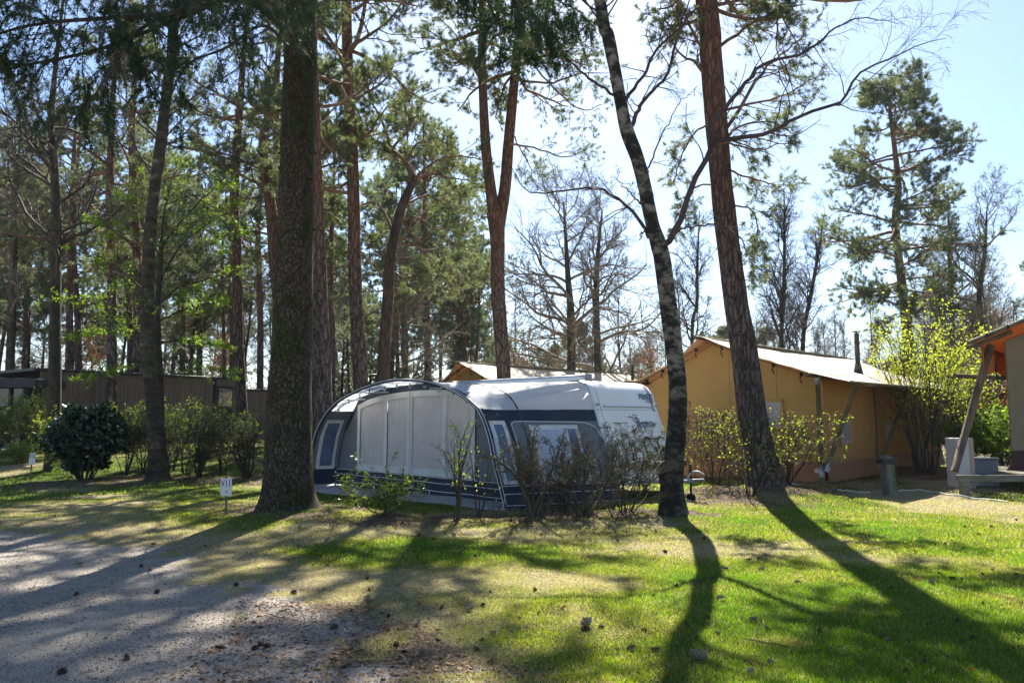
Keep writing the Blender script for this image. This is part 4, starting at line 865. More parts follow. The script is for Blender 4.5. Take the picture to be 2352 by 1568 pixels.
def hose(pts, r, name, lab, cat, mat, n=60):
    P = catmull([gnd(*p) for p in pts], n); P[:, 2] = H(P[:, 0], P[:, 1]) + r + .012 + .01 * np.sin(np.arange(n) * .5); b = MB(); b.tubes(P[None], np.full((1, n), r), 6); tag(b.build(name, mat), lab, cat)
m_hose = M('pale_hose', (.55, .56, .5), rough=.5)
hose([(2064, 1132), (2110, 1131), (2160, 1138), (2220, 1144), (2315, 1154)], .014, 'garden_hose', 'pale hose lying on the lawn right of the bollard light', 'hose', m_hose)
hose([(1925, 1139), (1950, 1138), (1975, 1140), (2000, 1139)], .012, 'garden_hose', 'short pale hose end lying on the lawn left of the bollard light', 'hose', m_hose)
hose([(1800, 1125), (1822, 1128), (1838, 1134)], .012, 'garden_hose', 'short grey pipe curving out of the mound behind the right pine', 'hose', m_hose, 14)
hose([(2030, 1090), (2060, 1075), (2090, 1070), (2130, 1078), (2180, 1086)], .014, 'cable', 'black cable trailing over the sandy mound under the bright shrub', 'cable', m_plas)
# wooden cupboard against the tent, seen behind the birch
cb = at(1618, 1000, 20.0); cbt = thing('outdoor_cupboard', (cb[0], cb[1], .25), 'brown wooden cupboard standing against the ochre tent wall', 'cupboard')
ax_ = np.array([.94, -.34, 0]); ay_ = np.array([.34, .94, 0]); b = MB(); cc = np.array([cb[0], cb[1], 1.02])
for k in range(7): b.box(cc + ax_ * (-.45 + .15 * k) + [0, 0, 0], (.143, .5, 1.62), 0, ax_, ay_)
b.build('board_panel', m_wood, cbt); b = MB(); b.box(cc + [0, 0, .85] - ay_ * .03, (1.2, .66, .12), 0, ax_, ay_); b.build('top', m_wood, cbt)
b = MB(); b.box(cc - ay_ * .265 + ax_ * .46, (.08, .04, 1.6), 0, ax_, ay_); b.box(cc - ay_ * .265 - ax_ * .46, (.08, .04, 1.6), 0, ax_, ay_); b.build('door_frame', m_wood, cbt)
b = MB(); b.box(cc - ay_ * .27 + ax_ * .28 + [0, 0, .62], (.30, .012, .04), 0, ax_, ay_); b.build('hinge', m_steel, cbt)

# ------------------------------------------------------------------ chalet on the left
m_clad = M('vertical_cladding', (.125, .085, .062), (.20, .145, .11), scale=1.3, st=(9, 9, .15), rough=.85, lo=.38, hi=.62, bump=.3, bscale=2)
m_black = M('anthracite_trim', (.02, .022, .026), rough=.5)
ch = thing('chalet', (-16, 34, .5), 'long flat-roofed chalet clad in brown vertical boards, left of the spruce', 'chalet')
a0 = at(138, 856, 30.0); a1 = at(536, 876, 36.5); zt = 3.62
def CP(q, o, z): d = (a1 - a0) * [1, 1, 0]; n = np.array([-d[1], d[0], 0]) / np.hypot(d[0], d[1]); return np.array([a0[0], a0[1], 0]) + d * q - n * o * -1 * 0 + n * o + np.array([0, 0, z])
dl = np.hypot(*(a1 - a0)[:2]); dx = (a1 - a0) * [1, 1, 0] / dl; dn = np.array([-dx[1], dx[0], 0])
def boards(b, s0, s1, z0, z1, off, w=.118, back=.1):
    n = int((s1 - s0) / w)
    for k in range(n):
        c = np.array([a0[0], a0[1], 0]) + dx * (s0 + w * (k + .5)) + dn * (off + .004 * (k % 2)); c[2] = (z0 + z1) / 2; b.box(c, (w - .012, back, z1 - z0), 0, dx, dn)
b = MB(); boards(b, -.1, dl * .865, .3, zt, 0.0); boards(b, dl * .865 + .1, dl + .05, .3, zt - .02, -.06); b.build('clad_wall', m_clad, ch)
b = MB(); boards(b, dl + .05, dl + 4.2, .3, 3.12, .25); b.build('clad_wall', m_clad, ch)
b = MB(); c = np.array([a0[0], a0[1], 0]) + dx * (dl * .47) + dn * 2.9; b.box(c + [0, 0, 1.8], (dl + .1, 5.6, 3.2), 0, dx, dn); c = np.array([a0[0], a0[1], 0]) + dx * (dl + 2.2) + dn * 2.9; b.box(c + [0, 0, 1.6], (4.0, 5.0, 2.9), 0, dx, dn); b.build('core', m_black, ch)
b = MB(); b.box(np.array([a0[0], a0[1], zt + .04]) + dx * (dl * .5 - .4) + dn * 2.8, (dl + 1.3, 6.1, .12), 0, dx, dn); b.box(np.array([a0[0], a0[1], 3.16]) + dx * (dl + 2.2) + dn * 2.9, (4.3, 5.6, .10), 0, dx, dn); b.build('roof', m_black, ch)
b = MB(); boards(b, -.75, -.1, .3, zt, -.02); b.build('end_pillar', m_clad, ch)
b = MB(); b.rod(np.array([a0[0], a0[1], .3]) + dx * dl * .865 + dx * .05 - dn * .1, np.array([a0[0], a0[1], zt]) + dx * dl * .865 + dx * .05 - dn * .1, .06, 8); b.build('downpipe', m_black, ch)
wc = np.array([a0[0], a0[1], 0]) + dx * (dl * .935); b = MB(); b.box(wc + [0, 0, 2.05] - dn * .13, (.86, .08, 2.5), 0, dx, dn); wn = b.build('window', m_black, ch); b = MB(); b.box(wc + [0, 0, 2.75] - dn * .18, (.70, .02, .85), 0, dx, dn); b.box(wc + [0, 0, 1.5] - dn * .18, (.70, .02, 1.3), 0, dx, dn); b.build('pane', m_glass, wn)
b = MB(); b.rod(np.array([a0[0], a0[1], 3.1]) + dx * (dl + .35) + dn * .8, np.array([a0[0], a0[1], 3.5]) + dx * (dl + .35) + dn * .8, .12, 12); b.cut(); b.rod(np.array([a0[0], a0[1], 3.1]) + dx * (dl + 3) + dn * 1, np.array([a0[0], a0[1], 3.35]) + dx * (dl + 3) + dn * 1, .14, 12); b.build_each('roof_vent', m_black, ch)
b = MB()
for s in (.55, .80):
    c = np.array([a0[0], a0[1], zt + .28]) + dx * dl * s + dn * 1.5; b.box(c, (1.1, .8, .06), 0, dx, dn); b.box(c - [0, 0, .13], (.1, .6, .22), 0, dx, dn); b.cut()
b.build_each('roof_unit', m_black, ch)
ch2 = thing('chalet', (-21, 31, .5), 'dark glazed flat-roofed chalet wing at the left edge', 'chalet')
p0 = at(-120, 881, 28.5); p1 = at(96, 882, 29.0); zt2 = p1[2]; zf2 = .62
b = MB(); b.box(((p0[0] + p1[0]) / 2, 30.8, zt2 + .0), (p1[0] - p0[0] + .5, 5.2, .34)); b.build('roof', m_black, ch2)
b = MB(); b.box(((p0[0] + p1[0]) / 2, 30.4, (zt2 + zf2) / 2), (p1[0] - p0[0] - .5, 3.8, zt2 - zf2 - .36)); b.build('glazing', m_glass, ch2)
b = MB()
for k in range(6): b.box((p0[0] + .3 + k * (p1[0] - p0[0] - .6) / 5, 28.45, (zt2 + zf2) / 2), (.09, .10, zt2 - zf2 - .36))
b.box(((p0[0] + p1[0]) / 2, 28.42, zf2 + 1.55), (p1[0] - p0[0], .06, .08)); b.box(((p0[0] + p1[0]) / 2, 28.42, zf2 + .08), (p1[0] - p0[0], .08, .16)); b.build('glazing_bar', m_black, ch2)
b = MB(); b.box(((p0[0] + p1[0]) / 2 + .5, 27.4, .60), (p1[0] - p0[0] + 1, 2.2, .08)); b.build('terrace', M('terrace_boards', (.2, .19, .18), (.3, .29, .28), scale=4, rough=.8), ch2)
ch3 = at(30, 857, 44); b = MB(); b.box((ch3[0] - 1, 45, 2.4), (8, 5, 3.6)); o_ = b.build('cabin', m_clad); tag(o_, 'farther flat-roofed cabin showing above the dark glazed wing', 'cabin'); b = MB(); b.box((ch3[0] - 1, 44.9, 4.28), (8.6, 5.6, .16)); b.build('roof', m_black, o_)

# ------------------------------------------------------------------ pitch signs
m_sign = M('sign_white', (.62, .61, .60), (.70, .69, .68), scale=6, rough=.45)
m_ink = M('sign_ink', (.03, .02, .03), rough=.6)
m_stake = M('wooden_stake', (.10, .07, .045), (.20, .15, .10), scale=6, st=(3, 3, .4), rough=.9)
def sign(bx, by, tw, ttop, tbot, topx, txt, lab, yaw):
    g = gnd(bx, by); g[2] = zb(g); d = g[1]; top = at(topx, ttop, d); bot = at(topx, tbot, d); w = tw / F * d; r = thing('pitch_sign', g, lab, 'sign', 'numbered pitch signs')
    c_, s_ = math.cos(yaw), math.sin(yaw); ax = np.array([c_, s_, 0]); ay = np.array([-s_, c_, 0]); ctr = (top + bot) / 2; h = top[2] - bot[2]
    ln = (at(topx, ttop - 8, d) - g); az = unit(ln)
    b = MB(); L0 = np.linalg.norm(ln); b.box(g + az * (L0 / 2 - .04), (.032, .022, L0 + .06), 0, ax, ay, az); b.build('stake', m_stake, r)
    b = MB(); b.box(ctr - ay * .018, (w, .006, h), 0, ax, ay, az); pl = b.build('plate', m_sign, r)
    text_mesh(txt, h * .60, lambda x, y: ctr - ay * .0225 + ax * x[:, None] * 1 + az * (y[:, None] + h * .02), 'lettering', m_ink, pl, sx=.62, bold=.001)
    b = MB(); ac = ctr - ay * .0225 - az * h * .27; k = w * .11
    for p_, q_ in (((-k, 0), (k, 0)), ((k * .1, k * 1.0), (k, 0)), ((k * .1, -k * 1.0), (k, 0))): b.rod(ac + ax * p_[0] + az * p_[1], ac + ax * q_[0] + az * q_[1], w * .018, 4)
    b.build('arrow', m_ink, pl)
sign(519, 1196, 25, 1098, 1138, 520, 'V11', 'white sign reading V11 on a short stake beside the big spruce', .08)
sign(69, 1104, 15.0, 1040, 1066, 75, 'V10', 'white sign reading V10 on a leaning stake at the left', -.10)
# dark bracket of a lamp post seen between the trunks
lp = at(850, 905, 27); b = MB(); b.rod((lp[0], lp[1], 0), (lp[0], lp[1], at(850, 862, 27)[2]), .05, 8); b.rod((lp[0], lp[1], at(850, 862, 27)[2]), (lp[0] + .55, lp[1] + .1, at(850, 860, 27)[2]), .05, 8); b.box((lp[0] + .55, lp[1] + .1, at(850, 862, 27)[2] - .04), (.34, .16, .08)); tag(b.build('lamp_post', m_black), 'dark post with short arm between pine trunks behind the awning', 'lamp post')
# ------------------------------------------------------------------ trees traced from the photograph
def traced(pts, wid, Y, n=44, ext=None, dY=0.):
    """pixel centre line + pixel widths -> 3D centre line and radii; ext: extra height above the frame (x lean, z)"""
    P = [at(p[0], p[1], Y + dY * k / max(1, len(pts) - 1)) for k, p in enumerate(pts)]; R = [w / 2 / F * math.hypot(Y, 0) * 1.0 for w in wid]
    if ext: P.append(P[-1] + np.array([ext[0], ext[2] if len(ext) > 2 else 0, ext[1]])); R.append(ext[3] if len(ext) > 3 else .04)
    P = np.array(P); P = sunk(P); return densify(P, R, n)
def base_of(C): return (C[0, 0], C[0, 1], C[0, 2] + .12)
def pine(name, pts, wid, Y, label, seed, z0, nb, Lb, ext, flare=.35, group='tall pines between the pitches', crown_kw={}, side=18, dY=0., extra=None, mats=None):
    rg = np.random.default_rng(seed); C, R = traced(pts, wid, Y, 60, ext, dY); r = thing(name, base_of(C), label, 'tree', group)
    b = MB(); trunk_mesh(b, rg, C, R, side, .07, flare, fz=.35)
    if extra: extra(b, rg)
    b.build('trunk', m_pine, r)
    c = MB(); pine_crown(c, rg, C, R, z0, nb, Lb, **crown_kw); c.build('crown', [m_pbr, m_needle], r); return r, C, R
# big spruce in front of the left pitch
rg = np.random.default_rng(11)
C, R = traced([(663, 1172), (663, 1000), (668, 824), (678, 549), (686, 275), (690, 120), (692, 0)], [112, 104, 92, 84, 79, 76, 73], 13.7, 90, (.1, 9, 0, .04))
spr = thing('spruce_tree', base_of(C), 'massive mossy spruce trunk with drooping dark boughs, beside the awning', 'tree')
b = MB(); trunk_mesh(b, rg, C, R, 64, .05, .46, fz=.22)
for k in range(16):     # branch stubs
    z = 3 + 7 * rg.random(); c = np.array([np.interp(z, C[:, 2], C[:, i]) for i in range(3)]); a = rg.random() * 2 * PI; r_ = np.interp(z, C[:, 2], R); d = np.array([math.cos(a), math.sin(a), -.2]); b.rod(c + d * r_ * .9, c + d * (r_ + .05 + .06 * rg.random()), .03, 6, r2=.015)
b.build('trunk', m_spruce, spr)
def bough(b, rg, pts, r0, k1=34, l1=.9, hang=.5, k2=6, dens=7, nl=.055):
    C1 = catmull(pts, 22); Ln = np.linalg.norm(np.diff(C1, axis=0), axis=1).sum(); P = C1[None]; Rr = np.linspace(r0, .008, 22)[None]; b.tubes(P, Rr, 6, 0)
    s = kids(rg, P, Rr, np.array([Ln]), k1, .08, 1, 62, l1 / Ln, .4, flat=.75); P2, R2 = grow(rg, s[0], s[1], s[2], np.minimum(s[3], .012), 7, .10, -.16 * hang, .4); b.tubes(P2, R2, 3, 0)
    s3 = kids(rg, P2, R2, s[2], k2, .1, 1, 50, .55, .6, flat=.4); P3, R3 = grow(rg, s3[0], s3[1], s3[2], np.full(len(s3[2]), .0035), 5, .10, -.34 * hang, .6); b.tubes(P3, R3, 3, 0)
    for Q, kk in ((P2, 26), (P3, dens)): p, d = along(Q, kk, .05, rg); tufts(b, rg, p, d, 5, nl, .008, 1, .9)
sb_ = lambda z: np.array([np.interp(z, C[:, 2], C[:, i]) for i in range(3)])
c = MB()
B_ = [  # boughs: points seen in the photo at their own distances
    ([sb_(9.6), at(560, -60, 11.5), at(430, 20, 9.8), at(270, 40, 8.8), at(60, 60, 8.2), at(-140, 130, 8.)], .055),
    ([sb_(9.0), at(560, 0, 12), at(420, 40, 10.5), at(240, 110, 9.5), at(60, 150, 9.0), at(-120, 190, 8.8)], .05),
    ([sb_(10.2), at(600, -160, 11), at(400, -120, 9), at(200, -80, 8), at(0, -40, 7.5), at(-200, 0, 7.3)], .05),
    ([sb_(8.6), at(610, 60, 12.2), at(520, 110, 11), at(430, 150, 10.3), at(380, 250, 9.8)], .035),
    ([sb_(8.8), at(590, 10, 12.2), at(480, 10, 10.6), at(330, 60, 9.4), at(250, 170, 8.9), at(190, 260, 8.7)], .04),
    ([sb_(10.4), at(850, -190, 12), at(1000, -150, 11), at(1120, -90, 10.2), at(1200, 20, 9.8), at(1290, 90, 9.6)], .045),
    ([sb_(10.0), at(860, -150, 12), at(1000, -110, 11.3), at(1090, -40, 10.8), at(1150, 60, 10.6), at(1190, 130, 10.5)], .04),
    ([sb_(11.0), at(800, -250, 12.5), at(960, -160, 12), at(1080, -60, 11.5), at(1250, -10, 11), at(1340, 30, 10.8)], .04),
    ([sb_(10.2), at(640, -140, 12.5), at(560, -40, 12), at(470, -40, 11.5), at(330, -20, 11.4)], .035),
    ([sb_(9.8), at(760, -80, 13), at(700, -60, 11), at(640, -80, 9.5), at(520, -70, 8.5), at(420, -20, 8)], .04)]
for q, (pts, r0) in enumerate(B_): bough(c, rg, pts, r0, 46 if q < 3 or 5 <= q <= 7 else 28, 1.25 if q < 3 else .95, .8, 8, 8)
for k in range(26):     # upper crown, above the frame
    z = 11 + 7 * rg.random() ; a = rg.random() * 2 * PI; d = np.array([math.cos(a), math.sin(a), 0]); Lb = (18.5 - z) * .38 + .6; s0 = sb_(z)
    P0 = [s0, s0 + d * Lb * .5 + [0, 0, .05], s0 + d * Lb - [0, 0, .5]]; bough(c, rg, P0, .03, 14, .7, .6, 4, 4, .09)
c.build('crown', [m_twig, m_spneedle], spr)

# birch in front of the hedge end
rg = np.random.default_rng(5); YB = 13.2
C, R = traced([(1545, 1186), (1543, 1120), (1549, 1040), (1556, 950), (1556, 880), (1548, 800), (1535, 700), (1522, 600), (1512, 560), (1497, 510), (1483, 440), (1466, 370), (1440, 300), (1425, 230), (1410, 150), (1396, 80), (1378, 0)],
              [62, 52, 46, 42, 41, 40, 40, 40, 38, 32, 33, 32, 33, 29, 29, 30, 29], YB, 110, (-.5, 5, 0, .02))
bir = thing('birch_tree', base_of(C), 'kinked silver birch with black-scarred bark at the right end of the hedge', 'tree')
b = MB(); trunk_mesh(b, rg, C, R, 26, .09, .45, fz=.22)
for p, q in (((1528, 1080), .16), ((1530, 1100), .14), ((1552, 740), .05), ((1485, 455), .06), ((1540, 640), .05)):
    c0 = at(p[0], p[1], YB - .05); a_ = np.linspace(0, PI, 7); b.tubes((c0 + np.outer(np.cos(a_), [.02, -q * .6, q]))[None], (q * (.15 + .75 * np.sin(a_)))[None], 10, cap=True)
zz = C[:, 2]
b.build('trunk', m_birch, bir)
c = MB(); limbs = [
    ([(1520, 572), (1533, 555), (1557, 521), (1582, 434), (1626, 362), (1642, 324), (1697, 316), (1774, 302), (1821, 269), (1931, 236), (1953, 192), (1997, 154), (2052, 132), (2107, 104), (2173, 88)], .066, .005, -1.0),
    ([(1640, 326), (1637, 285), (1675, 236), (1719, 187), (1758, 143), (1832, 126), (1887, 93), (1926, 58), (1997, 44), (2063, 55)], .05, .005, -.6),
    ([(1430, 240), (1445, 218), (1478, 176), (1505, 121), (1555, 71), (1604, 19), (1681, 3), (1760, -30)], .04, .006, .5),
    ([(1445, 300), (1455, 280), (1478, 231), (1533, 170), (1555, 82), (1590, -20)], .05, .012, .3),
    ([(1490, 545), (1478, 519), (1445, 478), (1395, 442), (1357, 431), (1286, 439), (1220, 439), (1187, 406), (1170, 379)], .038, .005, .6),
    ([(1486, 400), (1491, 380), (1527, 302), (1560, 240), (1604, 198)], .022, .004, .8), ([(1495, 500), (1460, 455), (1425, 420), (1415, 390)], .02, .005, -.5),
    ([(1550, 530), (1600, 520), (1660, 518), (1700, 560), (1740, 600)], .02, .004, -.8), ([(1535, 575), (1570, 600), (1600, 650), (1605, 720)], .012, .004, .4),
    ([(1490, 520), (1475, 535), (1470, 548)], .016, .010, -.1), ([(1425, 230), (1330, 160), (1250, 80), (1180, 20)], .03, .005, 1.2)]
for pts, r0, r1, dY in limbs:
    P = px(pts, YB, dY); Pc, Rc = limb(c, rg, P, r0, r1, 26)
    Ln = np.array([np.linalg.norm(np.diff(P, axis=0), axis=1).sum()]); kk = int(6 + Ln[0] * 3)
    s = kids(rg, Pc, Rc, Ln, kk, .22, 1, 48, .22, .45); P2, R2 = grow(rg, s[0], s[1], s[2], np.clip(s[3], .004, .014), 8, .16, .02, .4); c.tubes(P2, R2, 4)
    s3 = kids(rg, P2, R2, s[2], 6, .2, 1, 42, .5, .6); P3, R3 = grow(rg, s3[0], s3[1], s3[2], np.full(len(s3[2]), .0032), 7, .13, -.06, .5); c.tubes(P3, R3, 3)
    s4 = kids(rg, P3, R3, s3[2], 4, .2, 1, 38, .6, .8); P4, R4 = grow(rg, s4[0], s4[1], s4[2], np.full(len(s4[2]), .0022), 5, .12, -.14, .6); c.tubes(P4, R4, 3)
for k in range(34):
    z = 9.0 + 5 * rg.random(); s0 = np.array([[np.interp(z, zz, C[:, i]) for i in range(3)]]); a = rg.random() * 2 * PI
    P, Rr = grow(rg, s0, np.array([[math.cos(a), math.sin(a), .9]]), np.array([2.6]), np.array([.022]), 8, .1, .02, .3); c.tubes(P, Rr, 4); bare_crown(c, rg, P, Rr, np.array([2.6]), ((8, 45, .4), (5, 40, .5)), -.03, .13, 0, .003)
c.build('crown', [m_btwig], bir)
# right leaning pine
def ext14(b, rg): pass
p14, C14, R14 = pine('pine_tree', [(1756, 1125), (1745, 1040), (1727, 950), (1708, 800), (1690, 690), (1668, 520), (1655, 400), (1643, 250), (1632, 120), (1622, 0)], [82, 66, 64, 60, 55, 52, 50, 52, 52, 50], 17.2,
    'thick leaning pine with reddish upper bark on the mound in front of the ochre tent', 21, 11.6, 54, 3.9, (-.9, 7.5, 0, .05), .4, side=40)
rg = np.random.default_rng(22); c = MB()
for pts, r0, dY in [([(1655, 400), (1660, 330), (1740, 345), (1790, 330)], .035, -1.0), ([(1650, 330), (1740, 180), (1790, 130), (1850, 80)], .05, -.8), ([(1640, 200), (1600, 150), (1560, 120), (1520, 60)], .05, .8), ([(1640, 260), (1720, 240), (1800, 220), (1850, 190)], .04, .9),
                    ([(1632, 130), (1600, 90), (1560, 0), (1540, -40)], .05, -.7), ([(1645, 280), (1600, 300), (1570, 350), (1545, 420)], .03, .5), ([(1635, 120), (1720, 60), (1800, 20), (1850, 10)], .05, .6), ([(1665, 470), (1720, 480), (1740, 520), (1735, 580)], .025, -.6),
                    ([(1670, 520), (1700, 545), (1725, 600), (1730, 650)], .02, .5), ([(1660, 420), (1600, 430), (1570, 470), (1560, 520)], .025, -.4), ([(1655, 380), (1700, 400), (1760, 420), (1800, 440)], .03, .6), ([(1650, 330), (1700, 290), (1760, 280), (1810, 300)], .03, -.9)]:
    P = px(pts, 17.2, dY); Pc, Rc = limb(c, rg, P, r0, .012, 14); Ln = np.array([np.linalg.norm(np.diff(P, axis=0), axis=1).sum()])
    s = kids(rg, Pc, Rc, Ln, 10, .2, 1, 50, .38, .5); P2, R2 = grow(rg, s[0], s[1], s[2], np.maximum(s[3], .006), 7, .15, -.02, .35); c.tubes(P2, R2, 4)
    s3 = kids(rg, P2, R2, s[2], 6, .25, 1, 45, .5, .6); P3, R3 = grow(rg, s3[0], s3[1], np.maximum(s3[2], .25), np.full(len(s3[2]), .005), 5, .16, -.05, .6); c.tubes(P3, R3, 3)
    p, dd = along(P3, 4, .3, rg); tufts(c, rg, p, dd, 8, .11, .012, 1, .8)
c.build('lower_boughs', [m_pbr, m_needle], p14)

# forked pine behind the caravan
rg = np.random.default_rng(31); Y = 24.5
C, R = traced([(1159, 960), (1157, 865), (1150, 760), (1143, 650), (1143, 560), (1138, 490)], [38, 33, 33, 33, 34, 42], Y, 40)
fp = thing('pine_tree', base_of(C), 'forked pine with two reddish stems rising behind the caravan roof', 'tree', 'tall pines between the pitches')
b = MB(); trunk_mesh(b, rg, C, R, 22, .06, .3)
Ca, Ra = densify(np.vstack([px([(1140, 530), (1128, 440), (1117, 350), (1110, 230), (1107, 120), (1108, 0)], Y), at(1104, 0, Y) + np.array([[-.3, 0, 5.5]])]), [v / 2 / F * Y for v in (34, 26, 24, 21, 20, 19)] + [.04], 50)
Cb, Rb = densify(np.vstack([px([(1142, 530), (1160, 430), (1168, 330), (1180, 200), (1190, 100), (1200, 0)], Y + .3), at(1204, 0, Y) + np.array([[.8, .2, 5.0]])]), [v / 2 / F * Y for v in (34, 28, 26, 23, 21, 20)] + [.04], 50)
trunk_mesh(b, rg, Ca, Ra, 18, .05); trunk_mesh(b, rg, Cb, Rb, 18, .05)
b.build('trunk', m_pine, fp); c = MB(); pine_crown(c, rg, Ca, Ra, 13.2, 26, 3.4, shape=lambda t: .5 + .7 * t ** .5 * (1.25 - t)); pine_crown(c, rg, Cb, Rb, 12.8, 28, 3.6, droop=.02, shape=lambda t: .5 + .7 * t ** .5 * (1.25 - t))
for pts, r0 in [([(1180, 180), (1260, 190), (1330, 170), (1398, 168)], .05), ([(1190, 110), (1250, 180), (1330, 250), (1380, 240)], .04), ([(1172, 300), (1190, 330), (1215, 380), (1230, 400)], .03), ([(1110, 200), (1070, 120), (1030, 60), (1000, 40)], .04), ([(1112, 120), (1080, 140), (1040, 150), (1000, 130)], .03), ([(1107, 40), (1060, 20), (1000, 10)], .04),
                ([(1170, 330), (1230, 340), (1300, 360), (1370, 330)], .04)]:
    P = px(pts, Y, .8 * rg.normal()); Pc, Rc = limb(c, rg, P, r0, .012, 14); Ln = np.array([np.linalg.norm(np.diff(P, axis=0), axis=1).sum()])
    s = kids(rg, Pc, Rc, Ln, 9, .3, 1, 50, .35, .5); P2, R2 = grow(rg, s[0], s[1], s[2], np.maximum(s[3], .006), 6, .15, -.03, .35); c.tubes(P2, R2, 4)
    s3 = kids(rg, P2, R2, s[2], 6, .25, 1, 45, .5, .6); P3, R3 = grow(rg, s3[0], s3[1], np.maximum(s3[2], .25), np.full(len(s3[2]), .005), 4, .16, .0, .6); c.tubes(P3, R3, 3)
    p, dd = along(P3, 3, .3, rg); tufts(c, rg, p, dd, 8, .13, .015, 1, .8)
c.build('crown', [m_pbr, m_needle], fp)

# straight red pine, pines behind the spruce, crooked pine
pine('pine_tree', [(832, 975), (828, 880), (818, 700), (814, 600), (812, 450), (806, 300), (801, 200), (796, 0)], [40, 34, 31, 29, 29, 27, 26, 24], 24.0, 'straight pine with orange upper trunk just left of the crooked pine', 41, 7.8, 34, 3.0, (-.1, 7.5, 0, .04), crown_kw=dict(shape=lambda t: .75 + .5 * np.sin(PI * t)))
pine('pine_tree', [(747, 1060), (742, 900), (735, 700), (728, 500), (724, 380), (722, 240), (718, 60)], [52, 42, 38, 34, 30, 26, 24], 21.0, 'rough-barked pine close behind the right side of the big spruce', 42, 9.2, 24, 2.6, (.2, 5.5, 0, .04))
pine('pine_tree', [(715, 1040), (712, 900), (706, 760)], [30, 26, 25], 25.0, 'dark pine trunk half hidden behind the big spruce', 43, 9.0, 14, 2.2, (.1, 9, 0, .04), side=12)
pine('pine_tree', [(668, 960), (652, 800), (634, 640), (622, 480), (608, 380), (606, 310), (620, 260), (650, 215)], [30, 28, 26, 26, 24, 22, 18, 14], 27.0, 'pine with S-bent orange trunk left of the big spruce', 44, 8.2, 22, 2.8, (1.2, 3.0, 0, .04))
pine('pine_tree', [(645, 900), (640, 640), (636, 420), (634, 240), (640, 100)], [20, 18, 16, 15, 14], 31.0, 'slim straight pine behind the S-bent pine', 45, 9.5, 20, 2.4, (.2, 4.0, 0, .03), side=12)
pine('pine_tree', [(765, 900), (762, 760), (758, 640)], [16, 15, 14], 34.0, 'thin reddish pine stem in the gap right of the big spruce', 46, 7.5, 18, 2.4, (.1, 8, 0, .03), side=10)
rg = np.random.default_rng(51); Y = 26.0
C, R = traced([(882, 960), (880, 870), (884, 780), (890, 700), (896, 600), (908, 530), (925, 470), (945, 425), (954, 405)], [34, 28, 27, 26, 24, 22, 21, 19, 16], Y, 46)
cp = thing('pine_tree', base_of(C), 'crooked pine with wide flat crown and bare lower limbs behind the awning', 'tree', 'tall pines between the pitches')
b = MB(); trunk_mesh(b, rg, C, R, 18, .06, .3); b.build('trunk', M('crooked_pine_bark', (.03, .022, .02), (.10, .065, .05), (.22, .11, .07), scale=7, st=(1.5, 1.5, .5), bump=1, bscale=12, rough=.95), cp); c = MB()
for pts, r0, dY in [([(952, 408), (935, 375), (900, 345), (860, 320), (820, 290)], .09, 0), ([(948, 415), (990, 400), (1040, 410), (1090, 415)], .06, .5), ([(945, 420), (1000, 370), (1060, 360), (1120, 370)], .05, -1), ([(905, 540), (870, 470), (830, 470), (790, 500)], .05, .8), ([(915, 510), (960, 500), (1010, 540), (1060, 570)], .05, -1),
                    ([(900, 590), (960, 600), (1000, 640), (1050, 640)], .045, 1), ([(895, 620), (940, 640), (980, 620)], .03, -.6), ([(893, 650), (850, 600), (800, 560), (770, 570)], .04, -1), ([(930, 375), (960, 330), (1000, 330), (1040, 350)], .04, 1), ([(900, 345), (870, 260), (830, 220), (800, 200)], .05, -.5),
                    ([(925, 470), (980, 450), (1030, 470), (1080, 480)], .05, 1.5), ([(905, 540), (950, 560), (1000, 600), (1060, 640), (1110, 640)], .045, .2), ([(860, 320), (800, 340), (770, 400), (750, 430)], .04, 1.2), ([(890, 690), (850, 720), (820, 740)], .02, 0), ([(900, 345), (940, 290), (930, 240), (960, 210)], .05, .3)]:
    P = px(pts, Y, dY * 1.6); Pc, Rc = limb(c, rg, P, r0, .014, 16); Ln = np.array([np.linalg.norm(np.diff(P, axis=0), axis=1).sum()])
    s = kids(rg, Pc, Rc, Ln, 12, .25, 1, 52, .42, .5); P2, R2 = grow(rg, s[0], s[1], s[2], np.maximum(s[3], .007), 6, .15, .05, .35); c.tubes(P2, R2, 4)
    s3 = kids(rg, P2, R2, s[2], 7, .2, 1, 45, .5, .6); P3, R3 = grow(rg, s3[0], s3[1], np.maximum(s3[2], .3), np.full(len(s3[2]), .005), 4, .16, .12, .6); c.tubes(P3, R3, 3)
    p, dd = along(P3, 4, .25, rg); tufts(c, rg, p, dd, 9, .14, .016, 1, .8)
c.build('crown', [m_pbr, m_needle], cp)

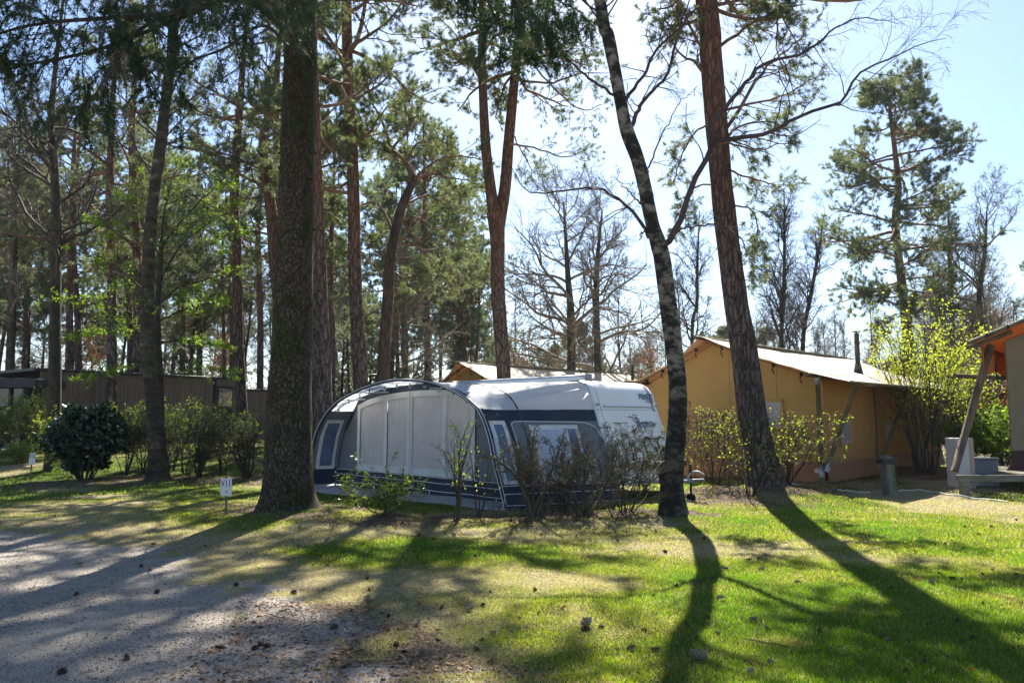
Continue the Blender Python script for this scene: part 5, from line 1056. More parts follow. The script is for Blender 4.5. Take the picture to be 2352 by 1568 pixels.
# left group ------------------------------------------------------------
rg = np.random.default_rng(61); YB2 = 20.4
C, R = traced([(364, 1102), (360, 1020), (352, 930), (342, 850), (338, 780), (339, 680), (342, 580), (350, 480), (364, 370), (380, 240), (394, 130), (408, 0)], [46, 38, 32, 30, 30, 28, 27, 26, 26, 25, 24, 23], YB2, 80, (.7, 5, 0, .03))
b2_ = thing('birch_tree', base_of(C), 'dark mossy birch leaning right, rising out of the hedge on the left lawn', 'tree')
b = MB(); trunk_mesh(b, rg, C, R, 22, .10, .5, fz=.25); b.build('trunk', M('old_birch_bark', (.02, .016, .012), (.07, .06, .035), (.42, .36, .28), scale=2.6, st=(1, 1, 2), lo=.40, hi=.62, bump=.8, bscale=12, rough=.9, detail=8), b2_)
c = MB()
for k in range(24):
    z = 6.5 + 9 * rg.random(); s0 = np.array([[np.interp(z, C[:, 2], C[:, i]) for i in range(3)]]); a = rg.random() * 2 * PI; l_ = 2.2 + 1.5 * rg.random()
    P, Rr = grow(rg, s0, np.array([[math.cos(a), math.sin(a), .7]]), np.array([l_]), np.array([.03]), 8, .1, .02, .3); c.tubes(P, Rr, 4); bare_crown(c, rg, P, Rr, np.array([l_]), ((8, 45, .4), (5, 40, .5)), -.03, .13, 0, .003)
c.build('crown', m_btwig, b2_)
def leafy_tree(pts, wid, Y, limbs, label, seed, mat, size, dens=3, sub=(12, 6), droop=0., ll=.3):
    rg = np.random.default_rng(seed); C, R = traced(pts, wid, Y, 40); r = thing('beech_tree', base_of(C), label, 'tree'); b = MB(); trunk_mesh(b, rg, C, R, 12, .05, .2); b.build('trunk', m_dark, r); c = MB()
    for pt, r0, dY in limbs:
        P = px(pt, Y, dY); Pc, Rc = limb(c, rg, P, r0, .006, 14); Ln = np.array([np.linalg.norm(np.diff(P, axis=0), axis=1).sum()])
        s = kids(rg, Pc, Rc, Ln, sub[0], .15, 1, 50, ll, .4, flat=.65); s[1][:, 2] *= .4; P2, R2 = grow(rg, s[0], s[1], s[2], np.clip(s[3], .004, .015), 7, .12, droop, .35); c.tubes(P2, R2, 3)
        s3 = kids(rg, P2, R2, s[2], sub[1], .15, 1, 45, .5, .6, flat=.6); P3, R3 = grow(rg, s3[0], s3[1], s3[2], np.full(len(s3[2]), .003), 5, .13, droop, .6); c.tubes(P3, R3, 3)
        p, _ = along(P3, dens * 3, .1, rg); leaves(c, rg, p, size, 1, .03, 1.2); p, _ = along(P2, dens * 4, .2, rg); leaves(c, rg, p, size, 1, .04, 1.2)
    c.build('crown', [m_dark, mat], r); return r
leafy_tree([(372, 1085), (368, 900), (362, 760), (366, 640), (372, 560)], [16, 16, 15, 12, 10], 21.2, [
    ([(366, 650), (400, 590), (440, 540), (500, 500), (545, 470)], .04, -1), ([(364, 700), (410, 660), (480, 640), (550, 620)], .035, 1), ([(362, 740), (400, 720), (470, 700), (540, 690)], .03, -1.5), ([(362, 700), (300, 640), (250, 600), (180, 560)], .035, 1), ([(363, 660), (320, 580), (260, 530), (230, 500)], .03, -1),
    ([(370, 560), (380, 470), (400, 400), (440, 360)], .035, 0), ([(372, 560), (440, 480), (500, 430), (540, 420)], .03, 1.5), ([(362, 780), (300, 760), (240, 760), (170, 780)], .025, -1), ([(362, 790), (420, 780), (480, 790), (530, 800)], .022, .5), ([(362, 760), (300, 720), (220, 690), (150, 690)], .025, 2), ([(360, 830), (300, 850), (240, 860), (180, 870)], .015, -.5),
    ([(372, 600), (330, 520), (310, 440), (330, 380)], .025, 1), ([(380, 470), (450, 450), (520, 520), (550, 580)], .02, -2), ([(360, 820), (420, 850), (490, 850), (530, 870)], .015, 1)],
    'slender young beech with tiers of fresh green leaves around the leaning birch', 62, m_leafy, .062)
# dark deciduous trees on the far left
def bare_tree(name, pts, wid, Y, label, seed, z0, nb, Lb, ext, mats=None, lv=((9, 48, .48), (7, 42, .52), (5, 40, .55)), up=.6, grp=None, minr=.004, brown=0, lift=.03):
    rg = np.random.default_rng(seed); C, R = traced(pts, wid, Y, 50, ext); r = thing(name, base_of(C), label, 'tree', grp); b = MB(); trunk_mesh(b, rg, C, R, 16, .07, .4); b.build('trunk', mats or m_dark, r); c = MB()
    zt = C[-1, 2]; t = np.sort(rg.random(nb)); z = z0 + (zt - z0) * t; s0 = np.stack([np.interp(z, C[:, 2], C[:, i]) for i in range(3)], -1); a = rg.random(nb) * 2 * PI
    d = np.stack([np.cos(a), np.sin(a), up * (.5 + 1.5 * t)], -1); Ln = Lb * (1.1 - .6 * t) * (.7 + .5 * rg.random(nb)); rb = np.minimum(np.interp(z, C[:, 2], R) * .6, .01 + .018 * Ln)
    P, Rr = grow(rg, s0, d, Ln, rb, 10, .15, lift, .25); c.tubes(P, Rr, 5); last, _ = bare_crown(c, rg, P, Rr, Ln, lv, .02, .15, 0, minr)
    if brown: p, _ = along(last, 1, .3, rg); p = p[rg.random(len(p)) < brown]; p = p[p[:, 2] < z0 + (zt - z0) * .55]; leaves(c, rg, p, .11, 1, .03)
    c.build('crown', [m_otwig if name == 'oak_tree' and Y > 30 else m_twig, m_brown], r); return r
bare_tree('oak_tree', [(124, 1040), (125, 900), (127, 700), (129, 560), (128, 450), (122, 330), (118, 250)], [30, 27, 24, 22, 20, 17, 14], 23, 'dark upright bare tree rising beside the laurel bush at the left', 63, 5.2, 20, 3.4, (.2, 5, 0, .03), up=.7)
bare_tree('oak_tree', [(25, 1010), (26, 850), (30, 720), (34, 560), (36, 420)], [14, 13, 12, 11, 9], 36, 'thin straight bare tree at the far left edge behind the chalets', 64, 6, 18, 3, (.2, 4, 0, .03), up=.8)
left_p = [((162, 930), (160, 700), (165, 540), (168, 400), 15, 36, 71), ((184, 930), (180, 780), (172, 640), (168, 480), 14, 38, 72), ((259, 960), (257, 760), (256, 600), (252, 420), 21, 31, 73), ((300, 930), (298, 760), (292, 640), (290, 520), 12, 42, 74),
          ((318, 930), (316, 640), (306, 420), (304, 250), 19, 33, 75), ((562, 985), (548, 800), (543, 560), (541, 380), 24, 29, 76), ((535, 900), (533, 800), (530, 700), (528, 600), 11, 44, 77), ((22, 880), (26, 700), (30, 560), (32, 430), 13, 40, 78), ((460, 900), (458, 780), (455, 640), (450, 500), 13, 46, 79), ((985, 905), (982, 800), (980, 700), (978, 600), 15, 40, 80),
          ((422, 880), (420, 760), (424, 620), (426, 500), 12, 50, 81), ((600, 900), (598, 760), (596, 640), (594, 500), 14, 42, 82), ((60, 900), (62, 740), (60, 600), (58, 470), 14, 45, 83), ((1055, 880), (1058, 800), (1060, 720), (1062, 660), 12, 55, 84)]
DESC = ['pine trunk left of the paired stems above the chalet roof', 'pine trunk right of the paired stems above the chalet roof', 'thick grey pine rising behind the middle of the chalet roof', 'thin orange pine behind the leaning birch, left side', 'tall reddish pine directly behind the leaning birch', 'red-barked pine standing in front of the chalet window', 'thin pine behind the red-barked pine at the chalet end', 'pale reddish pine above the dark glazed wing', 'slim pine behind the beech foliage, left of the red-barked pine', 'short pine trunk right of the crooked pine, behind the awning',
        'thin far pine in the gap right of the leaning birch', 'slim pine just left of the big spruce, beyond the chalet', 'pine above the dark chalet wing, right of the pale one', 'far slim pine left of the forked pine']
for (p1, p2, p3, p4, w, Y, sd), ds in zip(left_p, DESC):
    rg = np.random.default_rng(sd); hh = 15 + 5 * rg.random(); top = at(p4[0], p4[1], Y); e = max(3.0, hh + (3 if Y < 36 else 0) - top[2])
    pine('pine_tree', [p1, p2, p3, p4], [w * 1.25, w, w * .95, w * .85], Y, ds, sd, 7.0 + 2 * rg.random(), 24, 2.9, (rg.normal() * .4, e, 0, .04), side=12, crown_kw=dict(needles=12, nl=.15, nw=.016, k2=7, tw=6, dens=3))
# lone pine on the right with an open crown
rg = np.random.default_rng(91); Y = 38
pine('pine_tree', [(2096, 905), (2086, 780), (2075, 680), (2063, 580), (2057, 500), (2064, 430), (2055, 340), (2045, 260), (2042, 200)], [28, 24, 20, 18, 17, 14, 11, 8, 5], Y, 'lone tall pine with open rounded crown against the sky on the right', 92, 7.0, 60, 3.6, None, flare=.1, side=14,
    crown_kw=dict(shape=lambda t: np.where(t < .3, .55 + t * 1.6, 1.08 - .62 * ((t - .3) / .7) ** 1.6), needles=11, nl=.17, nw=.02, up=.16, droop=.0, k2=9, tw=6, dens=3))
# oaks behind the tents, with last year's brown leaves low down
bare_tree('oak_tree', [(1312, 860), (1312, 760), (1310, 700), (1305, 640)], [22, 19, 17, 14], 37, 'bare oak with wide twiggy crown standing left of its neighbour behind the caravan', 101, 2.8, 26, 5.3, (-.2, 4.0, 0, .04), up=.62, minr=.007, brown=.28)
bare_tree('oak_tree', [(1374, 870), (1371, 780), (1370, 690), (1372, 600)], [18, 16, 14, 11], 39, 'bare oak with mossy fork standing right of its neighbour behind the caravan', 102, 2.6, 25, 4.9, (.3, 2.8, 0, .04), up=.62, minr=.007, brown=.32)
bare_tree('oak_tree', [(932, 950), (930, 850), (926, 800), (930, 730)], [18, 15, 12, 9], 31, 'small mossy-limbed oak behind the awning between two pines', 103, 2.5, 16, 2.6, (.1, 2.6, 0, .03), mats=m_moss, up=.7, minr=.006)
bare_tree('birch_tree', [(1792, 900), (1795, 780), (1800, 680), (1802, 560)], [12, 10, 9, 7], 44, 'bare birch with fine upright twigs behind the ochre tent roof, left of two', 104, 3.0, 34, 3.4, (.1, 3.4, 0, .02), up=1.7, minr=.006, lift=.05)
bare_tree('birch_tree', [(1835, 900), (1845, 780), (1862, 680), (1880, 580)], [12, 10, 9, 7], 47, 'bare birch leaning right behind the ochre tent roof, right of two', 105, 3.0, 30, 3.2, (.5, 2.6, 0, .02), up=1.6, minr=.006, lift=.05)
bare_tree('oak_tree', [(2192, 930), (2188, 800), (2184, 680), (2180, 560)], [13, 12, 10, 8], 40, 'dark bare tree behind the bright green shrub, nearest to the lone pine', 106, 4, 26, 3.2, (.1, 2.5, 0, .02), up=.9, minr=.007)
bare_tree('oak_tree', [(2262, 930), (2258, 800), (2250, 680), (2262, 580)], [16, 14, 12, 9], 38, 'spreading bare tree above the canopy of the right-hand tent', 107, 4, 30, 3.6, (.3, 2.6, 0, .02), up=.8, minr=.007)
bare_tree('birch_tree', [(1585, 880), (1590, 760), (1600, 700), (1602, 600)], [9, 8, 8, 6], 42, 'thin bare birch between the kinked birch and the leaning pine, far behind', 108, 5, 22, 2.6, (.2, 3, 0, .02), up=1.2, minr=.006)

# ------------------------------------------------------------------ woodland behind: prototypes, then copies
def proto_pine(seed, h, z0, nb, Lb, w=.17, lean=.4, **kw):
    rg = np.random.default_rng(seed); C, R = densify(np.array([(0, 0, -.15), (lean * .2, .1, h * .3), (lean, -.1, h * .65), (lean * .8, 0, h)]), [w, w * .8, w * .6, .03], 26); b = MB(); trunk_mesh(b, rg, C, R, 10, .05, .2); c = MB()
    pine_crown(c, rg, C, R, z0, nb, Lb, needles=11, nl=.20, nw=.03, k2=7, tw=6, dens=2, **kw); return b.mesh('trunk', [m_pine]), c.mesh('crown', [m_pbr, m_needle2])
def proto_bare(seed, h, z0, nb, Lb, w=.14, up=.8, brown=0):
    rg = np.random.default_rng(seed); C, R = densify(np.array([(0, 0, -.15), (.2, .1, h * .3), (-.1, -.1, h * .65), (.1, 0, h)]), [w, w * .8, w * .5, .02], 26); b = MB(); trunk_mesh(b, rg, C, R, 8, .05, .2); c = MB()
    t = np.sort(rg.random(nb)); z = z0 + (h - z0) * t; s0 = np.stack([np.interp(z, C[:, 2], C[:, i]) for i in range(3)], -1); a = rg.random(nb) * 2 * PI
    d = np.stack([np.cos(a), np.sin(a), up * (.5 + 1.5 * t)], -1); Ln = Lb * (1.1 - .6 * t) * (.7 + .5 * rg.random(nb)); P, Rr = grow(rg, s0, d, Ln, np.full(nb, .035), 8, .14, .03, .25); c.tubes(P, Rr, 4)
    last, _ = bare_crown(c, rg, P, Rr, Ln, ((7, 46, .45), (6, 42, .5), (4, 40, .55)), .02, .15, 0, .008, n=5)
    if brown: p, _ = along(last, 2, .1, rg); leaves(c, rg, p[rg.random(len(p)) < brown], .12, 1, .05)
    return b.mesh('trunk', [m_dark]), c.mesh('crown', [m_otwig, m_brown])
pr = {'tp': [proto_pine(201, 19, 8, 30, 3.3), proto_pine(202, 17, 6.5, 32, 3.0, lean=-.6), proto_pine(203, 20, 9.5, 28, 3.5, lean=.9), proto_pine(204, 16, 5, 34, 2.8)],
      'sp': [proto_pine(211, 11, 2.5, 34, 3.0, lean=-.3), proto_pine(212, 9, 1.5, 30, 2.6)],
      'br': [proto_bare(221, 13, 2.5, 34, 3.6), proto_bare(222, 15, 4, 32, 3.4, up=1.2), proto_bare(223, 9, 1.2, 30, 3.0, brown=.5)]}
LAB = {'tp': ('pine_tree', 'tall slim pine in the wood far behind the tents and chalets', 'pines in the far wood'), 'sp': ('pine_tree', 'low bushy pine in the wood far behind the tents', 'low pines in the far wood'), 'br': ('oak_tree', 'bare twiggy tree in the wood far behind the tents and chalets', 'bare trees in the far wood')}
rg = np.random.default_rng(300); count = 0
def bg(kind, x, y, sc, k=None):
    global count
    t, c = pr[kind][rg.integers(len(pr[kind])) if k is None else k]; nm, lb, gp = LAB[kind]; r = thing(nm, (x, y, float(H(x, y))), lb, 'tree', gp)
    for nm2, me in (('trunk', t), ('crown', c)): o = bpy.data.objects.new(nm2, me); COL.objects.link(o); o.parent = r
    r.rotation_euler = (0, 0, rg.random() * 6.28); r.scale = (sc, sc, sc); count += 1
used = []
def place(n, pr_, y0, y1, x0, x1, s0, s1, gap=2.2):
    done = 0; tries = 0
    while done < n and tries < n * 20:
        tries += 1; y = y0 + (y1 - y0) * rg.random(); p = x0 + (x1 - x0) * rg.random(); x = (p - CX) / F * y
        if any((x - a) ** 2 + (y - b_) ** 2 < gap ** 2 for a, b_ in used): continue
        used.append((x, y)); bg(rg.choice(list(pr_), p=list(pr_.values())), x, y, s0 + (s1 - s0) * rg.random()); done += 1
place(14, {'tp': .75, 'br': .25}, 42, 60, -150, 640, .8, 1.05)
place(22, {'tp': .55, 'br': .35, 'sp': .1}, 58, 95, -150, 680, .85, 1.1)
place(9, {'tp': .75, 'br': .25}, 42, 60, 690, 1100, .75, 1.0, 3)
place(28, {'tp': .4, 'br': .3, 'sp': .3}, 56, 95, 660, 1130, .75, 1.0)
place(44, {'sp': .5, 'br': .5}, 58, 95, 1130, 1950, .6, 1.0, 1.6)
place(14, {'sp': .4, 'br': .6}, 60, 85, 1900, 2500, .7, .95)
place(12, {'br': 1}, 42, 60, 2120, 2560, .7, 1.0)
place(3, {'tp': .5, 'br': .5}, 46, 60, 2330, 2600, .7, .8)
place(10, {'br': 1}, 45, 60, 1150, 1700, .45, .6)
# dense understorey of twigs and brush at the wood's edge
b = MB(); n = 5200; y = 46 + 75 * rg.random(n); x = (rg.random(n) * 2 - 1) * (.78 * y + 4); z = H(x, y); h = (1.2 + 3.8 * rg.random(n)) * (.7 + .9 * fbm(x * .12, y * .12, 77, 2))
d = np.stack([rg.normal(0, .35, n), rg.normal(0, .35, n), np.ones(n)], -1); P, R = grow(rg, np.stack([x, y, z], -1), d, h, np.full(n, .03), 6, .16, .05, .3); b.tubes(P, R, 3)
s = kids(rg, P, R, h, 6, .15, 1, 42, .5, .6); P2, R2 = grow(rg, s[0], s[1], s[2], np.full(len(s[2]), .016), 5, .18, .06, .5); b.tubes(P2, R2, 3)
p, _ = along(P2, 2, .2, rg); k = fbm(p[:, 0] * .15, p[:, 1] * .15, 91, 2); g_ = k > .55; leaves(b, rg, p[g_], .22, 1, .3); q = (~g_) & (k < .44); leaves(b, rg, p[q], .16, 2, .3)
tag(b.build('far_undergrowth', [m_twig, m_needle2, m_brown]), 'tangled brown and green undergrowth at the edge of the far wood', 'undergrowth', kind='stuff')

# ------------------------------------------------------------------ shrubs
def shrub(name, bx, by, label, seed, h, w, ns, levels, stem_r=.018, stem_mat=None, leaf=None, leaf_size=.035, leaf_n=3, spread=.7, flat_top=False, group=None, cat='shrub', bias=(0, 0), wob=.13, lift=.02, minr=.003, Y=None, leaf_from=2, twig_mat=None, leaf_keep=1., jitl=.02, knot=0, base_w=.12, t_first=.25):
    rg = np.random.default_rng(seed); g = gnd(bx, by) if Y is None else at(bx, by, Y); g[2] = float(H(g[0], g[1])); r = thing(name, g, label, cat, group); b = MB()
    a = rg.random(ns) * 2 * PI; rad = spread * np.sqrt(rg.random(ns)) * (w / 2) / h; d = np.stack([np.cos(a) * rad + bias[0], np.sin(a) * rad * .8 + bias[1], np.ones(ns)], -1)
    s0 = g + np.stack([np.cos(a) * base_w * rg.random(ns), np.sin(a) * base_w * rg.random(ns), np.full(ns, -.04)], -1); Ln = h * (.75 + .35 * rg.random(ns)) * np.linalg.norm(d, axis=1) * .98
    P, R = grow(rg, s0, d, Ln, stem_r * (.6 + .7 * rg.random(ns)), 10, wob, lift, .35)
    def clip(P):
        if flat_top: zt = g[2] + h * flat_top; ex = np.clip(P[..., 2] - zt, 0, None); P[..., 2] -= ex * .93
        return P
    P = clip(P); b.tubes(P, R, 6 if stem_r > .02 else 4, 0); c = MB(); pts = []
    for li, (k, ang, ra) in enumerate(levels):
        s = kids(rg, P, R, Ln, k, t_first if li == 0 else .12, 1, ang, ra, .6); P, R = grow(rg, s[0], s[1], s[2], np.maximum(s[3], minr), max(4, 7 - li), wob * 1.1, lift * 2, .5); P = clip(P); Ln = s[2]; c.tubes(P, R, 3, 0)
        if li + 1 >= leaf_from: pts.append(P)
    if leaf is not None:
        for Q in pts:
            p, _ = along(Q, leaf_n, .15, rg); p = p[rg.random(len(p)) < leaf_keep]; leaves(c, rg, p, leaf_size, 1, jitl)
    if knot: p = P[:, -1]; tufts(c, rg, p, P[:, -1] - P[:, -2], 2, knot, .006, 0, .6)
    b.build('stems', stem_mat or m_moss, r); c.build('foliage' if leaf is not None else 'twigs', [twig_mat or m_twig] + ([leaf] if leaf is not None else []), r); return r
PR = ((7, 50, .5), (6, 48, .5), (4, 45, .55))
shrub('evergreen_shrub', 880, 1196, 'low small-leaved green shrub in front of the awning skirt', 401, .82, 1.35, 22, ((5, 50, .45), (4, 45, .5)), .007, m_moss, m_sleaf, .055, 4, 1.1, leaf_from=1, leaf_keep=.6, wob=.2)
shrub('sapling', 1048, 1196, 'upright sapling with yellow-green young leaves in front of the awning window', 402, 1.62, .8, 6, ((6, 38, .42), (4, 40, .5)), .016, m_moss, m_leafy2, .05, 3, .5, leaf_keep=.34, leaf_from=1, wob=.1)
shrub('sapling', 1098, 1192, 'thin leaning sapling with a few leaves right of the upright one', 403, 1.35, .6, 4, ((5, 40, .4), (3, 40, .5)), .012, m_twig, m_leafy2, .042, 2, .45, leaf_keep=.35, leaf_from=1, bias=(.12, 0), wob=.1)
shrub('clipped_shrub', 1232, 1194, 'bare clipped shrub with mossy stems before the awning side wall, main one of the hedge', 404, 1.60, 2.1, 12, ((9, 62, .26), (5, 60, .42), (4, 55, .45)), .030, m_moss, m_leafy, .025, 1, 1.05, flat_top=1.0, t_first=.5, twig_mat=m_moss, minr=.0042, leaf_keep=.08, group='bare clipped shrubs in front of the caravan', knot=.03, wob=.2)
shrub('clipped_shrub', 1340, 1190, 'bare clipped shrub with slanting stems, right of the mossy one', 405, 1.56, 1.7, 11, ((9, 62, .26), (5, 60, .42), (4, 55, .45)), .022, m_moss, m_leafy, .025, 1, 1.05, flat_top=1.0, t_first=.5, twig_mat=m_moss, minr=.0042, leaf_keep=.08, group='bare clipped shrubs in front of the caravan', knot=.03, bias=(.2, 0), wob=.2)
shrub('clipped_shrub', 1288, 1180, 'bare clipped shrub set back between the mossy one and the slanting one', 416, 1.6, 1.5, 9, ((9, 62, .26), (5, 60, .42), (4, 55, .45)), .020, m_moss, m_leafy, .025, 1, 1.05, flat_top=1.0, t_first=.5, twig_mat=m_moss, minr=.0042, leaf_keep=.08, group='bare clipped shrubs in front of the caravan', knot=.03, wob=.2)
shrub('clipped_shrub', 1398, 1180, 'bare clipped shrub set back beside the fanning one', 417, 1.6, 1.5, 9, ((9, 62, .26), (5, 60, .42), (4, 55, .45)), .016, m_moss, m_leafy, .025, 1, 1.05, flat_top=1.0, t_first=.5, twig_mat=m_moss, minr=.0042, leaf_keep=.08, group='bare clipped shrubs in front of the caravan', knot=.03, wob=.2)
shrub('clipped_shrub', 1440, 1184, 'thin-stemmed bare shrub fanning right, beside the kinked birch', 406, 1.58, 1.6, 13, ((9, 55, .28), (6, 55, .42), (4, 50, .45)), .013, m_moss, m_leafy, .025, 1, 1.0, flat_top=1.0, t_first=.45, twig_mat=m_moss, minr=.0038, leaf_keep=.12, group='bare clipped shrubs in front of the caravan', knot=.03, bias=(.15, 0), wob=.17)
rg = np.random.default_rng(444); b = MB(); n = 90; xx = 1130 + 350 * rg.random(n); s0 = np.array([gnd(x_, 1196 - 14 * rg.random()) for x_ in xx]); s0[:, 2] = H(s0[:, 0], s0[:, 1]); a = rg.random(n) * 2 * PI
P, R = grow(rg, s0, np.stack([np.cos(a), np.sin(a) * .5, .25 + .9 * rg.random(n)], -1), .3 + .6 * rg.random(n), np.full(n, .005), 9, .16, -.03, .5); b.tubes(P, R, 3); tag(b.build('brushwood', m_twig), 'tangle of low dead twigs along the foot of the clipped hedge', 'brushwood', kind='stuff')
shrub('leafy_shrub', 1640, 1120, 'yellow-leaved shrub right of the kinked birch, in front of the cupboard', 407, 1.75, 1.5, 12, PR, .014, m_dark, m_leafy2, .04, 3, .9, leaf_keep=.13, flat_top=1.02, Y=17.6)
shrub('leafy_shrub', 1812, 1128, 'yellow-leaved shrub on the right side of the leaning pine foot', 408, 1.72, 1.5, 11, PR, .014, m_dark, m_leafy2, .045, 3, .9, leaf_keep=.15, flat_top=1.02, bias=(.1, 0), Y=17.4)
shrub('leafy_shrub', 1722, 1152, 'thin twiggy shrub in front of the leaning pine foot', 409, 1.35, 1.0, 8, ((6, 42, .42), (5, 45, .5)), .014, m_dark, m_leafy2, .04, 3, .8, leaf_keep=.3, Y=15.6)
shrub('sapling', 1690, 1148, 'very small bare sapling left of the leaning pine', 410, .95, .6, 3, ((5, 45, .4), (3, 40, .5)), .012, m_dark, m_leafy2, .04, 2, .7, leaf_keep=.2)
BS = ((9, 30, .42), (5, 32, .45))
shrub('hazel_shrub', 2128, 1088, 'big fan-shaped shrub with bright lime leaves in front of the ochre tent end', 411, 4.3, 2.9, 26, BS, .02, m_dark, m_leafy2, .07, 5, .85, leaf_from=1, wob=.06, lift=.0, leaf_keep=.48, Y=21.0, jitl=.03, base_w=.3)
shrub('hazel_shrub', 2205, 1078, 'bright lime-leaved shrub behind the brace pole of the right tent', 412, 3.6, 2.6, 18, BS, .018, m_dark, m_leafy2, .075, 4, 1.0, leaf_from=1, wob=.07, lift=.0, Y=22.8, jitl=.03, base_w=.3)
shrub('hazel_shrub', 2275, 1060, 'low dense green shrub behind the storage boxes', 413, 1.8, 2.6, 22, PR, .014, m_dark, m_leafy, .08, 5, 1.0, Y=22.5, base_w=.5)
shrub('beech_shrub', 2310, 1050, 'rusty brown-leaved hedge shrub behind the right-hand tent', 414, 2.9, 3.0, 18, PR, .014, m_dark, m_brown, .08, 4, 1.0, Y=25.5, base_w=.8)
# laurel bush
rg = np.random.default_rng(415); g = gnd(195, 1104); g[2] = float(H(g[0], g[1])); lr = thing('laurel_bush', g, 'rounded glossy dark green laurel bush on the left lawn', 'bush'); b = MB(); c = MB(); ns = 26
a = rg.random(ns) * 2 * PI; d = np.stack([np.cos(a) * .62, np.sin(a) * .5, np.ones(ns)], -1); P, R = grow(rg, g + np.stack([np.cos(a) * .15, np.sin(a) * .15, -.04 + 0 * a], -1), d, np.full(ns, 1.7), np.full(ns, .02), 9, .1, .03, .4); b.tubes(P, R, 6); b.build('stems', m_dark, lr)
n = 11000; v = unit(rg.normal(size=(n, 3))); rad = .55 + .45 * rg.random((n, 1)) ** .5; lum = 1 + .42 * (fbm(v[:, 0] * 3 + 5, v[:, 2] * 3 + v[:, 1] * 2, 2, 3) - .5)[:, None] * 2
sh = v * rad * lum * np.array([1.02, .85, .92]); sh[:, 0] *= 1 + .0 * sh[:, 2]; low = sh[:, 2] < -.35; sh[low, :2] *= .62; p = g + np.array([0, 0, 1.16]) + sh; p = p[p[:, 2] > g[2] + .28]
k_ = fbm(p[:, 0] * 5, p[:, 2] * 5 + p[:, 1] * 3, 12, 2) > .36; leaves(c, rg, p[k_], .135, 0, .03, .6)
s = kids(rg, P, R, np.full(ns, 1.7), 6, .5, 1, 35, .4, .5); P2, R2 = grow(rg, s[0], s[1], s[2], np.full(len(s[2]), .006), 6, .12, .04, .5); c.tubes(P2, R2, 3, 1); q_, _ = along(P2, 12, .3, rg); leaves(c, rg, q_, .13, 0, .03, .6); c.build('foliage', [m_laurel, m_dark], lr)
LH = dict(flat_top=1.0, knot=.03, group='clipped shrubs of the hedge on the left lawn')
shrub('clipped_shrub', 285, 1098, 'clipped twiggy shrub just right of the laurel bush', 421, 1.85, 1.2, 9, PR, .018, m_dark, m_sleaf, .04, 2, .9, leaf_keep=.2, **LH)
shrub('clipped_shrub', 330, 1095, 'clipped twiggy shrub left of the leaning birch foot', 422, 1.85, 1.1, 8, PR, .018, m_dark, m_sleaf, .04, 2, .9, leaf_keep=.15, **LH)
shrub('clipped_shrub', 392, 1092, 'clipped twiggy shrub right of the leaning birch foot, with green tufts', 423, 1.85, 1.2, 9, PR, .018, m_dark, m_leafy, .04, 2, .9, leaf_keep=.35, **LH)
shrub('clipped_shrub', 458, 1102, 'clipped bare shrub with short twin stump between leaning birch and spruce', 424, 1.75, 1.5, 9, PR, .028, m_dark, m_leafy, .03, 2, .9, leaf_keep=.10, **LH)
shrub('clipped_shrub', 566, 1102, 'clipped shrub on a slanting stem just left of the big spruce', 425, 1.80, 1.9, 12, PR, .030, m_dark, m_leafy, .035, 2, 1.0, leaf_keep=.22, bias=(-.25, 0), **LH)
shrub('clipped_shrub', 512, 1098, 'clipped shrub between the twin-stump one and the slanting one', 435, 1.75, 1.3, 8, PR, .018, m_dark, m_leafy, .035, 2, 1.0, leaf_keep=.12, **LH)
shrub('clipped_shrub', 425, 1096, 'clipped shrub just left of the twin-stump one', 436, 1.7, 1.1, 8, PR, .018, m_dark, m_leafy, .035, 2, 1.0, leaf_keep=.12, **LH)
shrub('leafy_shrub', 132, 1060, 'pale yellow-leaved shrub behind the left side of the laurel bush', 426, 1.7, 1.1, 12, PR, .012, m_dark, m_leafy2, .04, 3, .9, leaf_keep=.4, Y=22.5)
shrub('leafy_shrub', 155, 1100, 'low light green bush at the left foot of the laurel', 427, .55, .9, 18, ((6, 45, .5), (4, 40, .5)), .006, m_dark, m_leafy, .04, 3, 1.0, leaf_keep=.8, leaf_from=1)
shrub('evergreen_shrub', 45, 1056, 'small dark green bush near the left edge above the V10 sign', 428, .62, 1.1, 20, ((6, 45, .5), (4, 40, .5)), .008, m_dark, m_sleaf, .05, 5, 1.0, leaf_from=1, Y=24)
shrub('evergreen_shrub', 60, 1010, 'shrub with narrow leaves in front of the dark glazed wing', 429, 1.9, 1.9, 14, PR, .012, m_dark, m_sleaf, .06, 2, .9, Y=26.5, leaf_keep=.6)
shrub('evergreen_shrub', -8, 1010, 'leafy shrub cut by the left edge in front of the glazed wing', 430, 1.7, 1.5, 12, PR, .012, m_dark, m_sleaf, .07, 2, .9, Y=26, leaf_keep=.6)
shrub('leafy_shrub', 500, 1045, 'loose green shrub in front of the chalet window', 431, 1.7, 2.0, 12, PR, .012, m_dark, m_leafy, .05, 3, .9, leaf_keep=.25, Y=27)
shrub('leafy_shrub', 300, 1045, 'green-leaved shrub in front of the chalet wall, far left of the window', 432, 1.6, 2.0, 12, PR, .012, m_dark, m_leafy, .05, 3, .9, leaf_keep=.25, Y=27.5)
shrub('leafy_shrub', 410, 1050, 'green-leaved shrub in front of the chalet wall, nearer to the window', 433, 1.6, 1.8, 12, PR, .012, m_dark, m_leafy, .05, 3, .9, leaf_keep=.3, Y=26.5)
shrub('sapling', 690, 1196, 'mossy twig shoots at the right foot of the big spruce', 434, .3, .3, 6, ((3, 40, .4),), .004, m_moss, m_leafy, .03, 2, .8, leaf_keep=.3, leaf_from=1) if False else None

